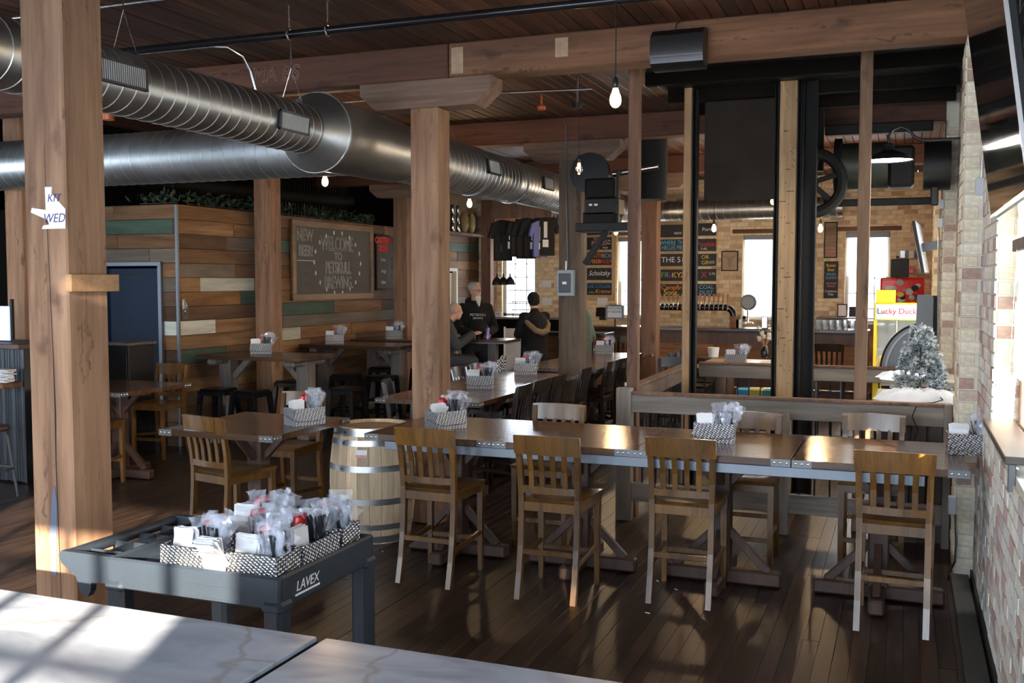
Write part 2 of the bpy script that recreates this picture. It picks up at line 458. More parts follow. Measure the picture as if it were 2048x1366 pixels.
M_STUD_RED = wood('shaft_timber_red', (.105, .050, .030), (.26, .135, .080), 'Z', 8, .75, .4, knots=True)
M_LUMBER = wood('lumber_block', (.30, .16, .07), (.50, .29, .14), 'X', 9, .7, .3)
M_GREYWOOD = wood('grey_table_wood', (.085, .072, .064), (.21, .185, .165), 'Z', 9, .7, .3, rand=.1)
M_PLANK = wood('reclaimed_plank', (.42, .36, .30), (1, 1, 1), 'X', 10, .75, .4, randcols=[(.30, .16, .07), (.22, .115, .05), (.36, .20, .09), (.16, .085, .045), (.27, .15, .075), (.34, .17, .06), (.19, .11, .065)])
M_PL_GREEN = wood('plank_green', (.035, .065, .045), (.065, .12, .085), 'X', 10, .7, .3)
M_PL_WHITE = wood('plank_white', (.42, .42, .34), (.72, .72, .62), 'X', 10, .7, .3)
M_PL_GREY = wood('plank_grey', (.10, .075, .055), (.20, .155, .115), 'X', 10, .7, .3)
CREAM = [(.58, .52, .39), (.63, .57, .44), (.54, .47, .34), (.60, .53, .38), (.50, .41, .31), (.62, .56, .42), (.56, .49, .36), (.36, .23, .17), (.58, .51, .38), (.65, .60, .48), (.60, .54, .41), (.46, .36, .28)]
NEAR = [(.66, .64, .58), (.64, .60, .50), (.52, .49, .45), (.44, .28, .24), (.68, .66, .62), (.60, .57, .50), (.36, .20, .17), (.62, .60, .56), (.44, .38, .36), (.66, .62, .52)]
FARB = [(.60, .46, .27), (.64, .50, .31), (.55, .40, .22), (.62, .48, .29), (.48, .32, .18), (.66, .54, .35), (.58, .43, .25), (.42, .26, .15), (.62, .47, .28), (.65, .52, .33)]
M_BRICK = brickmat('cream_brick', CREAM)
M_BRICKN = brickmat('limewashed_brick', NEAR, lime=.45)
M_BRICKNA = brickmat('limewashed_brick_joined', NEAR, attr=True, lime=.45)
M_BRICKA = brickmat('cream_brick_joined', CREAM, attr=True)
M_BRICKF = brickmat('bar_brick', FARB, attr=True)
M_MORTAR = plain('mortar', (.64, .60, .51), .95, var=.15, vscale=9, bump=.4)
M_MORTARF = plain('mortar_warm', (.58, .47, .31), .95, var=.15, vscale=9)
M_DUCT = galvanized('galvanized', (.40, .42, .415), .34)
M_DUCTB = galvanized('galvanized_pale', (.52, .57, .60), .36)
M_SEAM = plain('seam_metal', (.70, .71, .70), .3, .9)
M_STEEL = plain('bracket_steel', (.14, .145, .15), .45, .75, var=.2)
M_RIVET = plain('rivet_steel', (.75, .75, .74), .22, 1.0)
M_RAILSTEEL = plain('rail_steel', (.17, .19, .22), .42, .75, var=.15)
M_BLACK = plain('black_paint', (.009, .009, .0095), .5, spec=.25)
M_BLACKM = plain('black_metal', (.018, .018, .020), .32, .3)
M_BLACKG = plain('black_gloss', (.010, .010, .012), .18, .2)
M_DARK = plain('dark_wall', (.008, .007, .006), .9, var=.2, spec=.08)
M_CHROME = plain('chrome', (.72, .73, .75), .2, 1.0)
M_IRON = plain('old_iron', (.010, .0095, .009), .7, .0, var=.35, vscale=14, spec=.2)
M_RUST = plain('rusty_panel', (.036, .027, .022), .85, .0, var=.5, vscale=3, spec=.15)
M_WHITE = plain('white_paper', (.80, .80, .80), .7)
M_NAPKIN = plain('napkin_paper', (.80, .80, .82), .8)
M_FILM = plain('clear_film', (.80, .86, 1.0), .10, alpha=.26, spec=1.0, coat=.6)
M_CUT = plain('black_plastic_cutlery', (.02, .022, .03), .3)
M_RED = plain('ketchup_red', (.50, .008, .010), .25)
M_TREAD = treadplate('tread_plate')
M_CART = plain('cart_plastic', (.020, .028, .040), .45, var=.2, bump=.15, bscale=200)
M_MARBLE = marble('marbled_top')
M_GLASSEDGE = plain('dark_glass_edge', (.010, .016, .016), .15)
M_OAK = wood('barrel_oak', (.48, .34, .21), (.78, .60, .41), 'Z', 9, .7, .25, rand=.10)
M_HEADOAK = wood('barrel_head', (.22, .12, .07), (.36, .22, .13), 'X', 9, .7, .2)
M_HOOP = plain('barrel_hoop', (.50, .52, .55), .33, .9, var=.2)
M_DOOR = plain('navy_door', (.006, .020, .050), .5, spec=.2)
M_DOORF = plain('door_frame_steel', (.16, .18, .21), .45, .6)
M_BOARD = plain('chalkboard', (.085, .078, .070), .75, var=.25, vscale=2.2)
M_CHALK = plain('chalk', (.62, .60, .56), .95)
M_FRAMEW = wood('board_frame', (.16, .095, .05), (.30, .19, .11), 'X', 8, .6, .2)
M_BULB = plain('bulb_glow', (1, .8, .5), .3, emit=(1.0, .66, .26), estr=9)
M_FILAMENT = plain('filament_glow', (1, .7, .3), .3, emit=(1.0, .62, .25), estr=60)
M_CLEAR = plain('clear_glass', (1, 1, 1), .02, trans=1.0)
M_PINT = plain('pint_glass', (.85, .92, .95), .05, trans=.9, alpha=.55)
def thin_pane(name):
    m, nt, b = _new(name); nt.nodes.remove(b); N = nt.nodes.new
    t = N('ShaderNodeBsdfTransparent'); g = N('ShaderNodeBsdfGlossy'); g.inputs['Roughness'].default_value = .03; x = N('ShaderNodeMixShader'); x.inputs[0].default_value = .07
    nt.links.new(t.outputs[0], x.inputs[1]); nt.links.new(g.outputs[0], x.inputs[2]); nt.links.new(x.outputs[0], nt.nodes['Material Output'].inputs['Surface'])
    return m
def shade_cloth(name):
    m, nt, b = _new(name); N = nt.nodes.new; b.inputs['Base Color'].default_value = (.8, .8, .76, 1); b.inputs['Roughness'].default_value = .9
    t = N('ShaderNodeBsdfTranslucent'); t.inputs['Color'].default_value = (.92, .91, .86, 1); x = N('ShaderNodeMixShader'); x.inputs[0].default_value = .6
    nt.links.new(b.outputs[0], x.inputs[1]); nt.links.new(t.outputs[0], x.inputs[2]); nt.links.new(x.outputs[0], nt.nodes['Material Output'].inputs['Surface'])
    return m
M_PANE = thin_pane('window_pane')
M_SHADE = shade_cloth('roller_shade')
M_CREAMP = plain('cream_paint', (.66, .62, .50), .6)
M_WINW = plain('window_paint', (.55, .55, .54), .5)
M_LEAF = plain('garland_leaf', (.020, .045, .022), .6)
M_PINE = plain('pine_needles', (.055, .105, .080), .7)
M_FROST = plain('flocking', (.62, .66, .70), .9)
M_SNOW = plain('snow_batting', (.58, .61, .66), .95, bump=.5, bscale=25)
M_GREY = plain('machine_grey', (.20, .22, .24), .45)
M_LGREY = plain('light_grey', (.48, .50, .52), .4)
M_YEL = plain('machine_yellow', (.85, .66, .03), .4)
M_FRIDGE = plain('fridge_red', (.60, .012, .015), .25)
M_SKIN = plain('skin', (.52, .28, .19), .5)
M_HAIR = plain('grey_hair', (.30, .29, .28), .8)
M_HOOD = plain('black_fleece', (.005, .005, .0055), .95)
M_PANTS = plain('dark_trousers', (.012, .014, .020), .9)
M_GREYF = plain('charcoal_fleece', (.040, .044, .046), .9)
M_FUR = plain('tan_fur', (.20, .13, .07), .95, bump=.8, bscale=70)
M_PUFF = plain('sage_puffer', (.15, .21, .18), .5)
M_BLUEJ = plain('jersey_blue', (.10, .12, .34), .8)
M_COLS = {n: plain('chalk_' + n, c, .9) for n, c in dict(red=(.75, .06, .05), orange=(.90, .28, .03), yellow=(.90, .66, .05), green=(.14, .55, .12), blue=(.06, .28, .62), teal=(.05, .45, .55), purple=(.30, .08, .42), pink=(.78, .30, .38), white=(.85, .85, .82), cyan=(.15, .5, .75)).items()}

# ------------------------------------------------------------------ room shell
WX, CEILZ, FARY = 0.45, 3.79, 18.45
BEAM_Y = [3.415, 7.184, 10.87, 14.64]
ROW1, ROW2 = (-3.680, -3.440), (-7.82, -7.57)

def wall_y(mb, x0, x1, y0, y1, z0, z1, ops):
    """wall running in Y with openings (ya,yb,za,zb)"""
    es = sorted({y0, y1, *[o[0] for o in ops], *[o[1] for o in ops]})
    for a, b in zip(es, es[1:]):
        if a < y0 or b > y1: continue
        seg = [(z0, z1)]
        for o in ops:
            if o[0] <= a and o[1] >= b: seg = [(z0, o[2]), (o[3], z1)]
        for (p, q) in seg:
            if q - p > 1e-4: mb.box(((x0 + x1) / 2, (a + b) / 2, (p + q) / 2), (x1 - x0, b - a, q - p))
def wall_x(mb, y0, y1, x0, x1, z0, z1, ops):
    es = sorted({x0, x1, *[o[0] for o in ops], *[o[1] for o in ops]})
    for a, b in zip(es, es[1:]):
        if a < x0 or b > x1: continue
        seg = [(z0, z1)]
        for o in ops:
            if o[0] <= a and o[1] >= b: seg = [(z0, o[2]), (o[3], z1)]
        for (p, q) in seg:
            if q - p > 1e-4: mb.box(((a + b) / 2, (y0 + y1) / 2, (p + q) / 2), (b - a, y1 - y0, q - p))

floor = struct('floor', MB().box((-6.2, 7.8, -.06), (13.6, 21.6, .08)), M_DARK)
ceiling = struct('ceiling', MB().box((-6.2, 7.8, CEILZ + .09), (13.6, 21.6, .1)), M_DARK)
RW_OPS = [(-.5, .35, 1.50, 2.85), (4.25, 5.98, 1.12, 2.75), (8.3, 10.1, 1.1, 2.85), (11.8, 14.0, 1.1, 2.85)]
mb = MB(); wall_y(mb, WX, WX + .30, -3, 18.8, 0, CEILZ, RW_OPS)
wall_right = struct('wall_right', mb, M_MORTAR)
mb = MB()
FW = [(at(1004, 500, Y=FARY).x, at(1072, 500, Y=FARY).x, 1.25, 2.80), (at(1235, 500, Y=FARY).x, at(1312, 500, Y=FARY).x, 1.25, 2.79),
      (at(1485, 500, Y=FARY).x, at(1572, 500, Y=FARY).x, 1.25, 2.79), (at(1691, 500, Y=FARY).x, at(1780, 500, Y=FARY).x, 1.20, 2.80)]
wall_x(mb, FARY, FARY + .30, -13, WX + .3, 0, CEILZ, FW)
wall_far = struct('wall_far', mb, M_MORTARF)
mb = MB(); wall_x(mb, -3.2, -3.0, -13, WX + .3, 0, CEILZ, [(-9.2, -7.2, .9, 2.9), (-6.2, -4.2, .9, 2.9), (-3.2, -1.2, .9, 2.9), (-1.1, .3, .9, 2.74)])
wall_back = struct('wall_back', mb, M_CREAMP)
mb = MB(); wall_y(mb, -13.2, -13.0, -3, 18.8, 0, CEILZ, [(1.8, 4.6, .9, 2.9)])
wall_left = struct('wall_left', mb, M_DARK)

# ceiling boards (run along the room), each its own piece
me = [MB().box((0, 0, 0), (.098, L_, .022), .004).mesh('plank', M_CEIL) for L_ in (10.8, 10.8)]
n = 0
x = WX - .05
while x > -8.9:
    for (yc) in (2.4, 13.2):
        link('plank', me[0], ceiling, (x, yc, CEILZ + .012 + random.uniform(-.003, .003)))
        n += 1
    x -= .1035
# floor boards: near ones singly, the rest joined
unit = {}
def board_mesh(L_):
    k = round(L_, 1)
    if k not in unit: unit[k] = MB().box((0, 0, 0), (.0835, k - .002, .02), .0012).mesh('plank', M_FLOOR)
    return unit[k]
far_b = MB(); xs = WX - .045; ind = 0
while xs > -9.6:
    y = -1.0 - random.uniform(0, 1.5)
    while y < FARY:
        L_ = round(random.uniform(1.8, 3.6), 1)
        yc = y + L_ / 2
        z = -.0105 + random.uniform(-.0012, .0012)
        if xs > -3.9 and yc + L_ / 2 > 2.9 and yc - L_ / 2 < 8.0 and ind < 298:
            link('plank', board_mesh(L_), floor, (xs, yc, z)); ind += 1
        else:
            far_b.box((xs, yc, z), (.0835, L_ - .002, .02))
        y += L_
    xs -= .0845
o = part('floor_boards', far_b, M_FLOORA, floor); o['kind'] = 'stuff'

# brickwork
_bm = {}
def brick_mesh(mt):
    if mt.name not in _bm:
        q = MB(); s = .5
        # slightly pillowed brick, proud of the joint, edges eased
        a = .46
        vs = [(-s, s, -s), (s, s, -s), (s, s, s), (-s, s, s), (-s, -.2, -s), (s, -.2, -s), (s, -.2, s), (-s, -.2, s), (-a * 1.04, -s, -a), (a * 1.04, -s, -a), (a * 1.04, -s, a), (-a * 1.04, -s, a)]
        fs = [(0, 1, 5, 4), (1, 2, 6, 5), (2, 3, 7, 6), (3, 0, 4, 7), (4, 5, 9, 8), (5, 6, 10, 9), (6, 7, 11, 10), (7, 4, 8, 11), (8, 9, 10, 11)]
        q.add(vs, fs)
        _bm[mt.name] = q.mesh('brick', mt)
    return _bm[mt.name]
def bricks(parent, org, u, rz, L_, z0, z1, ops, mt, mta, nind, score=None, pitch=.217, course=.079):
    """courses on the plane through org along u (unit vector); bricks face local -Y after rotation rz"""
    cells = []
    u = Vector(u); org = Vector(org); nrm = Matrix.Rotation(rz, 3, 'Z') @ Vector((0, -1, 0))
    i = 0; z = z0 + course / 2
    while z < z1 - course * .3:
        off = (i % 2) * pitch / 2
        head = (i % 6 == 5)
        p = pitch / 2 if head else pitch
        s = -off
        while s < L_:
            a = max(s, 0); b = min(s + p, L_)
            if b - a > .04:
                ok = True
                for (oa, ob, oz0, oz1) in ops:
                    if z > oz0 - .01 and z < oz1 + .01:
                        if a >= oa and b <= ob: ok = False
                        elif a < oa < b: b = oa
                        elif a < ob < b: a = ob
                if ok and b - a > .035: cells.append(((a + b) / 2, z, b - a - .011))
            s += p
        i += 1; z += course
    if score: cells.sort(key=lambda c: score(org + u * c[0] + Vector((0, 0, c[1]))))
    rest = MB(); vals = []
    bmsh = brick_mesh(mt)
    for k, (s, z, l) in enumerate(cells):
        pr = random.uniform(.001, .006)
        c = org + u * s + nrm * (pr - .008) + Vector((0, 0, z))
        if k < nind:
            link('brick', bmsh, parent, c, (0, 0, rz), (l + .003, .024, course - .009))
        else:
            rest.box(c, (l, .024, course - .012), rz=rz); vals += [random.random()] * 6
    if rest.v:
        o = part('brickwork', rest, mta, parent); o['kind'] = 'stuff'
        a = o.data.attributes.new('piece', 'FLOAT', 'FACE')
        a.data.foreach_set('value', vals)
        return o
def camdist(p): return (p - CAM).length
# near right wall, seen at a slant
def shown(p):
    return abs(p.y - 6.0) + (20 if p.y < 4.3 else 0)
bricks(wall_right, (WX, 3.85, 0), (0, 1, 0), -PI / 2, 3.28, .06, CEILZ, [(.40, 2.13, 1.12, 2.75)], M_BRICKN, M_BRICKNA, 260, shown)
bricks(wall_right, (WX, -1.0, 0), (0, 1, 0), -PI / 2, 4.4, .06, CEILZ, [(.5, 1.35, 1.50, 2.85)], M_BRICKN, M_BRICKNA, 0)
bricks(wall_right, (WX, 7.62, 0), (0, 1, 0), -PI / 2, FARY - 7.62, .06, CEILZ, [(.68, 2.48, 1.1, 2.85), (4.18, 6.38, 1.1, 2.85)], M_BRICK, M_BRICKA, 0)
# far jamb of the near window (faces the camera)
jamb = struct('trim_1', MB().box((WX + .15, 5.99, 1.94), (.29, .01, 1.6)), M_MORTAR)
bricks(jamb, (WX + .004, 5.984, 0), (1, 0, 0), 0, .14, 1.16, 2.72, [], M_BRICK, M_BRICKA, 60, pitch=.14)
# piers
def pier(name, y0, y1, nind):
    p = struct(name, MB().box(((.33 + WX) / 2 + .01, (y0 + y1) / 2, 1.76 if name == 'wall_pier_1' else CEILZ / 2), (WX - .33 + .02, y1 - y0, 3.52 if name == 'wall_pier_1' else CEILZ)), M_MORTAR)
    bricks(p, (.33, y0, 0), (1, 0, 0), 0, WX - .325, .06, 3.5, [], M_BRICK, M_BRICKA, nind, pitch=.19)
    bricks(p, (.33, y0, 0), (0, 1, 0), -PI / 2, y1 - y0, .06, 3.5, [], M_BRICK, M_BRICKA, nind * 2)
    return p
pier1 = pier('wall_pier_1', 7.13, 7.60, 60)
pier2 = pier('wall_pier_2', 10.85, 11.35, 48)
pier3 = pier('wall_pier_3', 14.6, 15.1, 0)
# far wall bricks
bricks(wall_far, (-13 + 4.8, FARY, 0), (1, 0, 0), 0, 8.65, 0, 3.7, [(o[0] + 8.2, o[1] + 8.2, o[2], o[3]) for o in FW], M_BRICK, M_BRICKF, 0)

# windows
def window_x(n, o, shade, label):
    """window in the far wall"""
    x0, x1, z0, z1 = o; xc = (x0 + x1) / 2; w = x1 - x0; h = z1 - z0
    wn = tag(link('window_%d' % n, None), label, kind='structure')
    fr = MB()
    for (a, b) in (((x0 + .03, FARY + .12, z0), (x0 + .03, FARY + .12, z1)), ((x1 - .03, FARY + .12, z0), (x1 - .03, FARY + .12, z1)), ((x0, FARY + .12, z0 + .03), (x1, FARY + .12, z0 + .03)), ((x0, FARY + .12, z1 - .03), (x1, FARY + .12, z1 - .03))):
        fr.bar(a, b, .06, .06)
    part('window_frame', fr, M_WINW, wn)
    for k in range(1, 3): part('muntin', MB().box((x0 + w * k / 3, FARY + .13, (z0 + z1) / 2), (.018, .03, h)), M_WINW, wn)
    for k in range(1, 6): part('muntin', MB().box((xc, FARY + .13, z0 + h * k / 6), (w, .03, .018)), M_WINW, wn)
    part('pane', MB().box((xc, FARY + .14, (z0 + z1) / 2), (w - .06, .006, h - .06)), M_PANE, wn)
    if shade: 
        part('roller_shade', MB().box((xc, FARY + .06, z1 - h * shade / 2), (w - .04, .004, h * shade)), M_SHADE, wn)
        part('shade_cassette', MB().box((xc, FARY + .06, z1 - .05), (w - .02, .07, .10), .01), M_GREY, wn)
    part('lintel', MB().box((xc, FARY - .004, z1 + .05), (w + .36, .03, .075), .004), M_BEAM, wn)
for i, (o, s) in enumerate(zip(FW, (0, .55, .95, .48))):
    window_x(i + 1, o, s, ['bright paned window behind the kitchen pass', 'narrow bright window between two columns of beer signs', 'bright window with lowered shade beside the framed skull print', 'bright window behind the red fridge, shade half down'][i])
def window_y(n, o, label, shade=0):
    y0, y1, z0, z1 = o; yc = (y0 + y1) / 2; w = y1 - y0; h = z1 - z0; X = WX + .16
    wn = tag(link('window_%d' % n, None), label, kind='structure')
    for (a, b) in (((X, y0 + .035, z0), (X, y0 + .035, z1)), ((X, y1 - .035, z0), (X, y1 - .035, z1)), ((X, y0, z0 + .035), (X, y1, z0 + .035)), ((X, y0, z1 - .035), (X, y1, z1 - .035)), ((X, y0, (z0 + z1) / 2), (X, y1, (z0 + z1) / 2))):
        part('window_frame', MB().bar(a, b, .07, .07, .006), M_STUD_RED, wn)
    for k in range(1, 4): part('muntin', MB().box((X, y0 + w * k / 4, (z0 + z1) / 2), (.025, .025, h)), M_STUD_RED, wn)
    for k in range(1, 4): part('muntin', MB().box((X, yc, z0 + h * k / 4), (.025, w, .025)), M_STUD_RED, wn)
    part('pane', MB().box((X + .01, yc, (z0 + z1) / 2), (.005, w - .06, h - .06)), M_PANE, wn)
    if shade: part('roller_shade', MB().box((X - .06, yc, z1 - h * shade / 2), (.004, w - .05, h * shade)), M_SHADE, wn)
    return wn
window_y(5, RW_OPS[0], 'tall paned window in the brick wall beside the camera', .74)  # unseen shade added to cut the sun down to a narrow floor patch
w6 = window_y(6, RW_OPS[1], 'wood framed window above the dark sill at the right edge', .80)
window_y(7, RW_OPS[2], 'window in the brick wall beside the shaft', .97); window_y(8, RW_OPS[3], 'window in the brick wall near the arcade cabinet', .97)  # both shades added to keep direct sun off the railing and games
for i, (x, w_) in enumerate(((-8.2, 2.0), (-5.2, 2.0), (-2.2, 2.0), (-.4, 1.4))):
    wn = tag(link('window_%d' % (9 + i), None), 'tall paned window in the wall behind the camera', kind='structure')
    for k in range(5): part('muntin', MB().box((x - w_ / 2 + w_ / 4 * k, -3.08, 1.9), (.04, .05, 2.0)), M_WINW, wn)
    for k in range(5): part('muntin', MB().box((x, -3.08, .9 + .5 * k), (w_, .05, .04)), M_WINW, wn)
# window sill shelf and bead chain
sill = part('window_sill', MB().box((.475, 5.30, 1.195), (.15, 1.28, .035), .004), wood('sill_wood', (.016, .012, .010), (.045, .034, .028), 'Y', 9, .4, .1))
tag(sill, 'dark wooden window sill shelf at the right edge', 'sill')
bk = part('bracket', MB().box((.435, 4.72, 1.12), (.03, .03, .13), .003), M_STEEL, sill)
tag(part('window_latch_bar', MB().box((WX + .07, 5.05, 2.13), (.03, 1.5, .06), .004), M_PL_GREY), 'grey wooden bar crossing the window at the right edge', 'bar')
mbc = MB()
ch = [(.52, 5.55, 2.6), (.50, 5.57, 1.9), (.49, 5.60, 1.45), (.49, 5.59, 1.34), (.495, 5.52, 1.30), (.50, 5.45, 1.34), (.51, 5.42, 1.6)]
cpts = []
for a, b in zip(ch, ch[1:]):
    for t in range(8): cpts.append(Vector(a).lerp(Vector(b), t / 8))
for p in cpts: mbc.sph(p, .0045, 6, 4)
mbc.tube(cpts, .0016, 5)
tag(part('bead_chain', mbc, M_WHITE), 'white bead chain hanging in the window at right', 'chain')

# posts
def post(x0, x1, y0, dep, z1, label, mt=M_POST, name='timber_post', z0=0.0, group=None):
    t = MB().box(((x0 + x1) / 2, y0 + dep / 2, (z0 + z1) / 2), (x1 - x0, dep, z1 - z0), .008)
    return tag(part(name, t, mt), label, 'post', group)
POSTG = 'timber posts carrying the ceiling beams'
p_left = post(*ROW1, 3.415, .24, 3.52, 'big rough timber post at the left with a torn paper sign', group=POSTG)
p_mid = post(*ROW1, 7.184, .225, 3.31, 'timber post in the middle rising behind the long table', group=POSTG)
p_c2 = post(ROW1[0] - .01, ROW1[1] + .01, 10.87, .24, 3.31, 'timber post carrying the grey switch box', M_C2, group=POSTG)
post(ROW1[0], ROW1[1], 14.64, .24, 3.31, 'dark timber post standing before the beer signs', M_STUD_RED, group=POSTG)
post(-8.845, -8.60, 7.95, .24, 3.79, 'timber post at far left behind the corrugated bar', group=POSTG)
post(ROW2[0], ROW2[1], 10.87, .24, 3.31, 'timber post between the restroom sign and the chalkboard', group=POSTG)
post(ROW2[0], ROW2[1], 14.64, .24, 3.31, 'timber post right of the chalkboard and narrow menu board', group=POSTG)
post(ROW2[0] + .05, ROW2[1], 18.16, .24, 3.52, 'reddish timber post behind the man in the black hoodie', M_STUD_RED, group=POSTG)
# crack and paper on the left post
mb = MB()
pts = [(-3.555, 3.4146, 2.55), (-3.55, 3.4146, 2.2), (-3.542, 3.4146, 1.9), (-3.535, 3.4146, 1.6), (-3.532, 3.4146, 1.35), (-3.536, 3.4146, 1.15), (-3.53, 3.4146, .75), (-3.525, 3.4146, .3)]
mb.loft([[(p[0] - w, p[1], p[2]), (p[0] + w, p[1], p[2]), (p[0] + w * .6, p[1] + .01, p[2]), (p[0] - w * .6, p[1] + .01, p[2])] for p, w in zip(pts, (.001, .002, .002, .003, .005, .003, .002, .001))])
part('crack', mb, M_BLACK, p_left)
def on_left(px, py): return at(px, py, Y=3.4125)
poly = [(90, 374), (104, 374), (103, 386), (131, 418), (131, 457), (84, 458), (87, 451), (99, 449), (96, 440), (62, 425), (64, 416), (92, 420)]
pts = [on_left(*p) for p in poly]
o = part('torn_paper', MB().prism([(p.x, p.z) for p in pts], .002, Matrix.Translation((0, 3.412, 0))), M_WHITE, p_left)
o['label'] = 'torn white paper sign remnant'
INK = plain('purple_ink', (.08, .07, .20), .8)
q = on_left(112, 437); text('lettering', 'WED.', .056, INK, p_left, (q.x - .005, 3.4105, q.z), FACE_CAM, shear=.25)
q = on_left(108, 402); text('lettering', 'KIT', .05, INK, p_left, (q.x, 3.4105, q.z + .012), FACE_CAM, shear=.2)
patch = MB().prism([((-3.58 + a), b) for a, b in ((.0, .62), (.03, .62), (.045, .95), (.035, 1.03), (.02, 1.0), (-.005, .8))], .002, Matrix.Translation((0, 3.4135, 0)))
part('paint_patch', patch, plain('grey_paint_patch', (.10, .12, .17), .85), p_left)
a = at(140, 566, Y=3.40)
blk = part('timber_block', MB().box((-3.423, 3.545, a.z), (.036, .29, .078), .003), M_LUMBER)
tag(blk, 'short lumber block fixed to the side of the left post', 'block')

# beams with bolsters
def beam(x0, x1, y0, dep, label, mt=M_BEAM, z0=3.524, z1=CEILZ):
    o = part('ceiling_beam', MB().box(((x0 + x1) / 2, y0 + dep / 2, (z0 + z1) / 2), (x1 - x0, dep, z1 - z0 - .001), .01), mt)
    return tag(o, label, 'beam', 'heavy ceiling beams')
b_right = beam(-3.345, WX + .1, 7.184, .235, 'brown ceiling beam running from the middle post to the brick wall')
b_left = beam(-13, -3.352, 7.184, .235, 'reddish ceiling beam left of the middle post with chalk marks', M_BEAM_RED)
beam(-13, WX, 3.40, .24, 'ceiling beam above the left timber post')
beam(-13, WX + .1, 10.87, .235, 'dark ceiling beam over the post with the switch box', M_BEAM_RED)
beam(-13, WX + .1, 14.64, .235, 'distant dark ceiling beam before the bar', M_BEAM_RED)
text('chalk_marking', 'MA BS', .17, plain('faded_chalk', (.36, .27, .22), .95), b_left, (-4.93, 7.181, 3.665), FACE_CAM, outline=.0022, shear=.1)
mb = MB(); mb.box((-1.48, 7.183, 3.725), (.05, .003, .02)); mb.box((-3.27, 7.183, 3.65), (.10, .003, .20)); mb.box((-2.42, 7.183, 3.68), (.10, .003, .14))
part('plaster_trace', mb, plain('pale_trace', (.36, .25, .17), .95, var=.4, vscale=20), b_right)
def bolster(x, y, label, mt=M_GREYWOOD):
    w = .57; z1 = 3.522; z0 = 3.31
    poly = [(-w, z1), (w, z1), (w, z1 - .09), (w - .14, z0), (-w + .14, z0), (-w, z1 - .09)]
    o = part('bolster', MB().prism(poly, .235, Matrix.Translation((x, y + .118, 0))), mt)
    return tag(o, label, 'bolster', 'timber bolsters under the beams')
M_BOL = wood('bolster_wood', (.11, .065, .045), (.26, .165, .115), 'X', 7, .75, .4)
bolster(-3.56, 7.184, 'timber bolster block on top of the middle post', M_BOL)
bolster(-3.55, 10.87, 'timber bolster block above the post with the switch box', M_BOL)
bolster(-3.56, 14.64, 'timber bolster on the dark post before the beer signs', M_BOL)
bolster(-7.69, 10.87, 'timber bolster above the post left of the chalkboard', M_BOL)
bolster(-7.69, 14.64, 'timber bolster above the post right of the chalkboard', M_BOL)

# ------------------------------------------------------------------ reclaimed plank walls
SWX, SWY, SWT, CRS = -7.94, 9.53, 2.845, .171
mb = MB(); wall_y(mb, SWX - .10, SWX - .022, SWY + .03, FARY, 0, SWT, [(16.55, 17.3, 0, 2.15)])
wall_side = struct('wall_chalkboard', mb, M_DARK)
mb = MB(); wall_x(mb, SWY + .022, SWY + .10, -13, SWX - .02, 0, SWT, [(-9.05, -8.17, 0, 2.14)])
wall_rest = struct('wall_restroom', mb, M_DARK)
_pm = {}
def plank_mesh(L_, mt):
    k = (round(L_, 2), mt.name)
    if k not in _pm: _pm[k] = MB().box((0, 0, 0), (k[0] - .004, .022, CRS - .005), .002).mesh('plank', mt)
    return _pm[k]
def plank_rows(parent, u0, u1, special, place, ops=()):
    for i in range(17):
        zt = SWT - CRS * i; zc = zt - CRS / 2
        if zc < .02: break
        row = sorted([(max(a, u0), min(b, u1), m_) for (r_, a, b, m_) in special if r_ == i], key=lambda q: q[0])
        segs = []; u = u0
        for (a, b, m_) in row + [(u1, u1, None)]:
            while a - u > .02:
                L_ = min(random.uniform(.7, 2.0), a - u)
                if a - u - L_ < .3: L_ = a - u
                segs.append((u, u + L_, random.choice((M_PLANK,) * 9 + (M_PL_GREY,)))); u += L_
            if m_: segs.append((a, b, m_)); u = b
        for (a, b, m_) in segs:
            cuts = [(a, b)]
            for (oa, ob, oz) in ops:
                if zc < oz:
                    nc = []
                    for (p, q) in cuts:
                        if q <= oa or p >= ob: nc.append((p, q)); continue
                        if p < oa: nc.append((p, oa))
                        if q > ob: nc.append((ob, q))
                    cuts = nc
            for (p, q) in cuts:
                if q - p > .03: place(parent, (p + q) / 2, zc, q - p, m_)
def place_side(par, u, z, L_, m_):
    link('plank', plank_mesh(L_, m_), par, (SWX - .011 + random.uniform(-.003, .004), u, z), (0, 0, PI / 2))
def place_rest(par, u, z, L_, m_):
    link('plank', plank_mesh(L_, m_), par, (u, SWY + .011 + random.uniform(-.004, .003), z))
def yy(px): return at(px, 560, X=SWX).y
spec_side = [(5, yy(400), yy(508), M_PL_WHITE), (6, yy(480), yy(530), M_PL_GREEN), (8, SWY, yy(430), M_PL_WHITE), (10, SWY, yy(450), M_PL_GREEN),
             (2, yy(455), yy(585), M_PL_GREY), (4, yy(355), yy(470), M_PL_GREY), (7, yy(560), yy(668), M_PL_GREEN), (8, yy(676), yy(790), M_PL_GREY), (9, yy(555), yy(600), M_PL_WHITE), (2, yy(558), yy(584), M_PL_GREEN),
             (1, yy(900), yy(965), M_PL_GREEN)]
plank_rows(wall_side, SWY + .01, FARY, spec_side, place_side, [(16.55, 17.3, 2.15)])
xr = lambda px: at(px, 560, Y=SWY).x
spec_rest = [(1, -10.2, xr(347), M_PL_GREEN), (8, xr(326), SWX, M_PL_WHITE), (3, -9.6, xr(300), M_PL_GREY)]
plank_rows(wall_rest, -10.2, SWX - .02, spec_rest, place_rest, [(-9.05, -8.17, 2.14)])
struct('trim_2', MB().box((SWX + .012, SWY - .004, 1.42), (.035, .035, 2.84), .004), M_DOORF, None, 'steel corner guard on the plank wall')
struct('roof_of_restrooms', MB().box((-10.5, 14.0, SWT - .03), (5.0, 8.9, .04)), M_DARK)
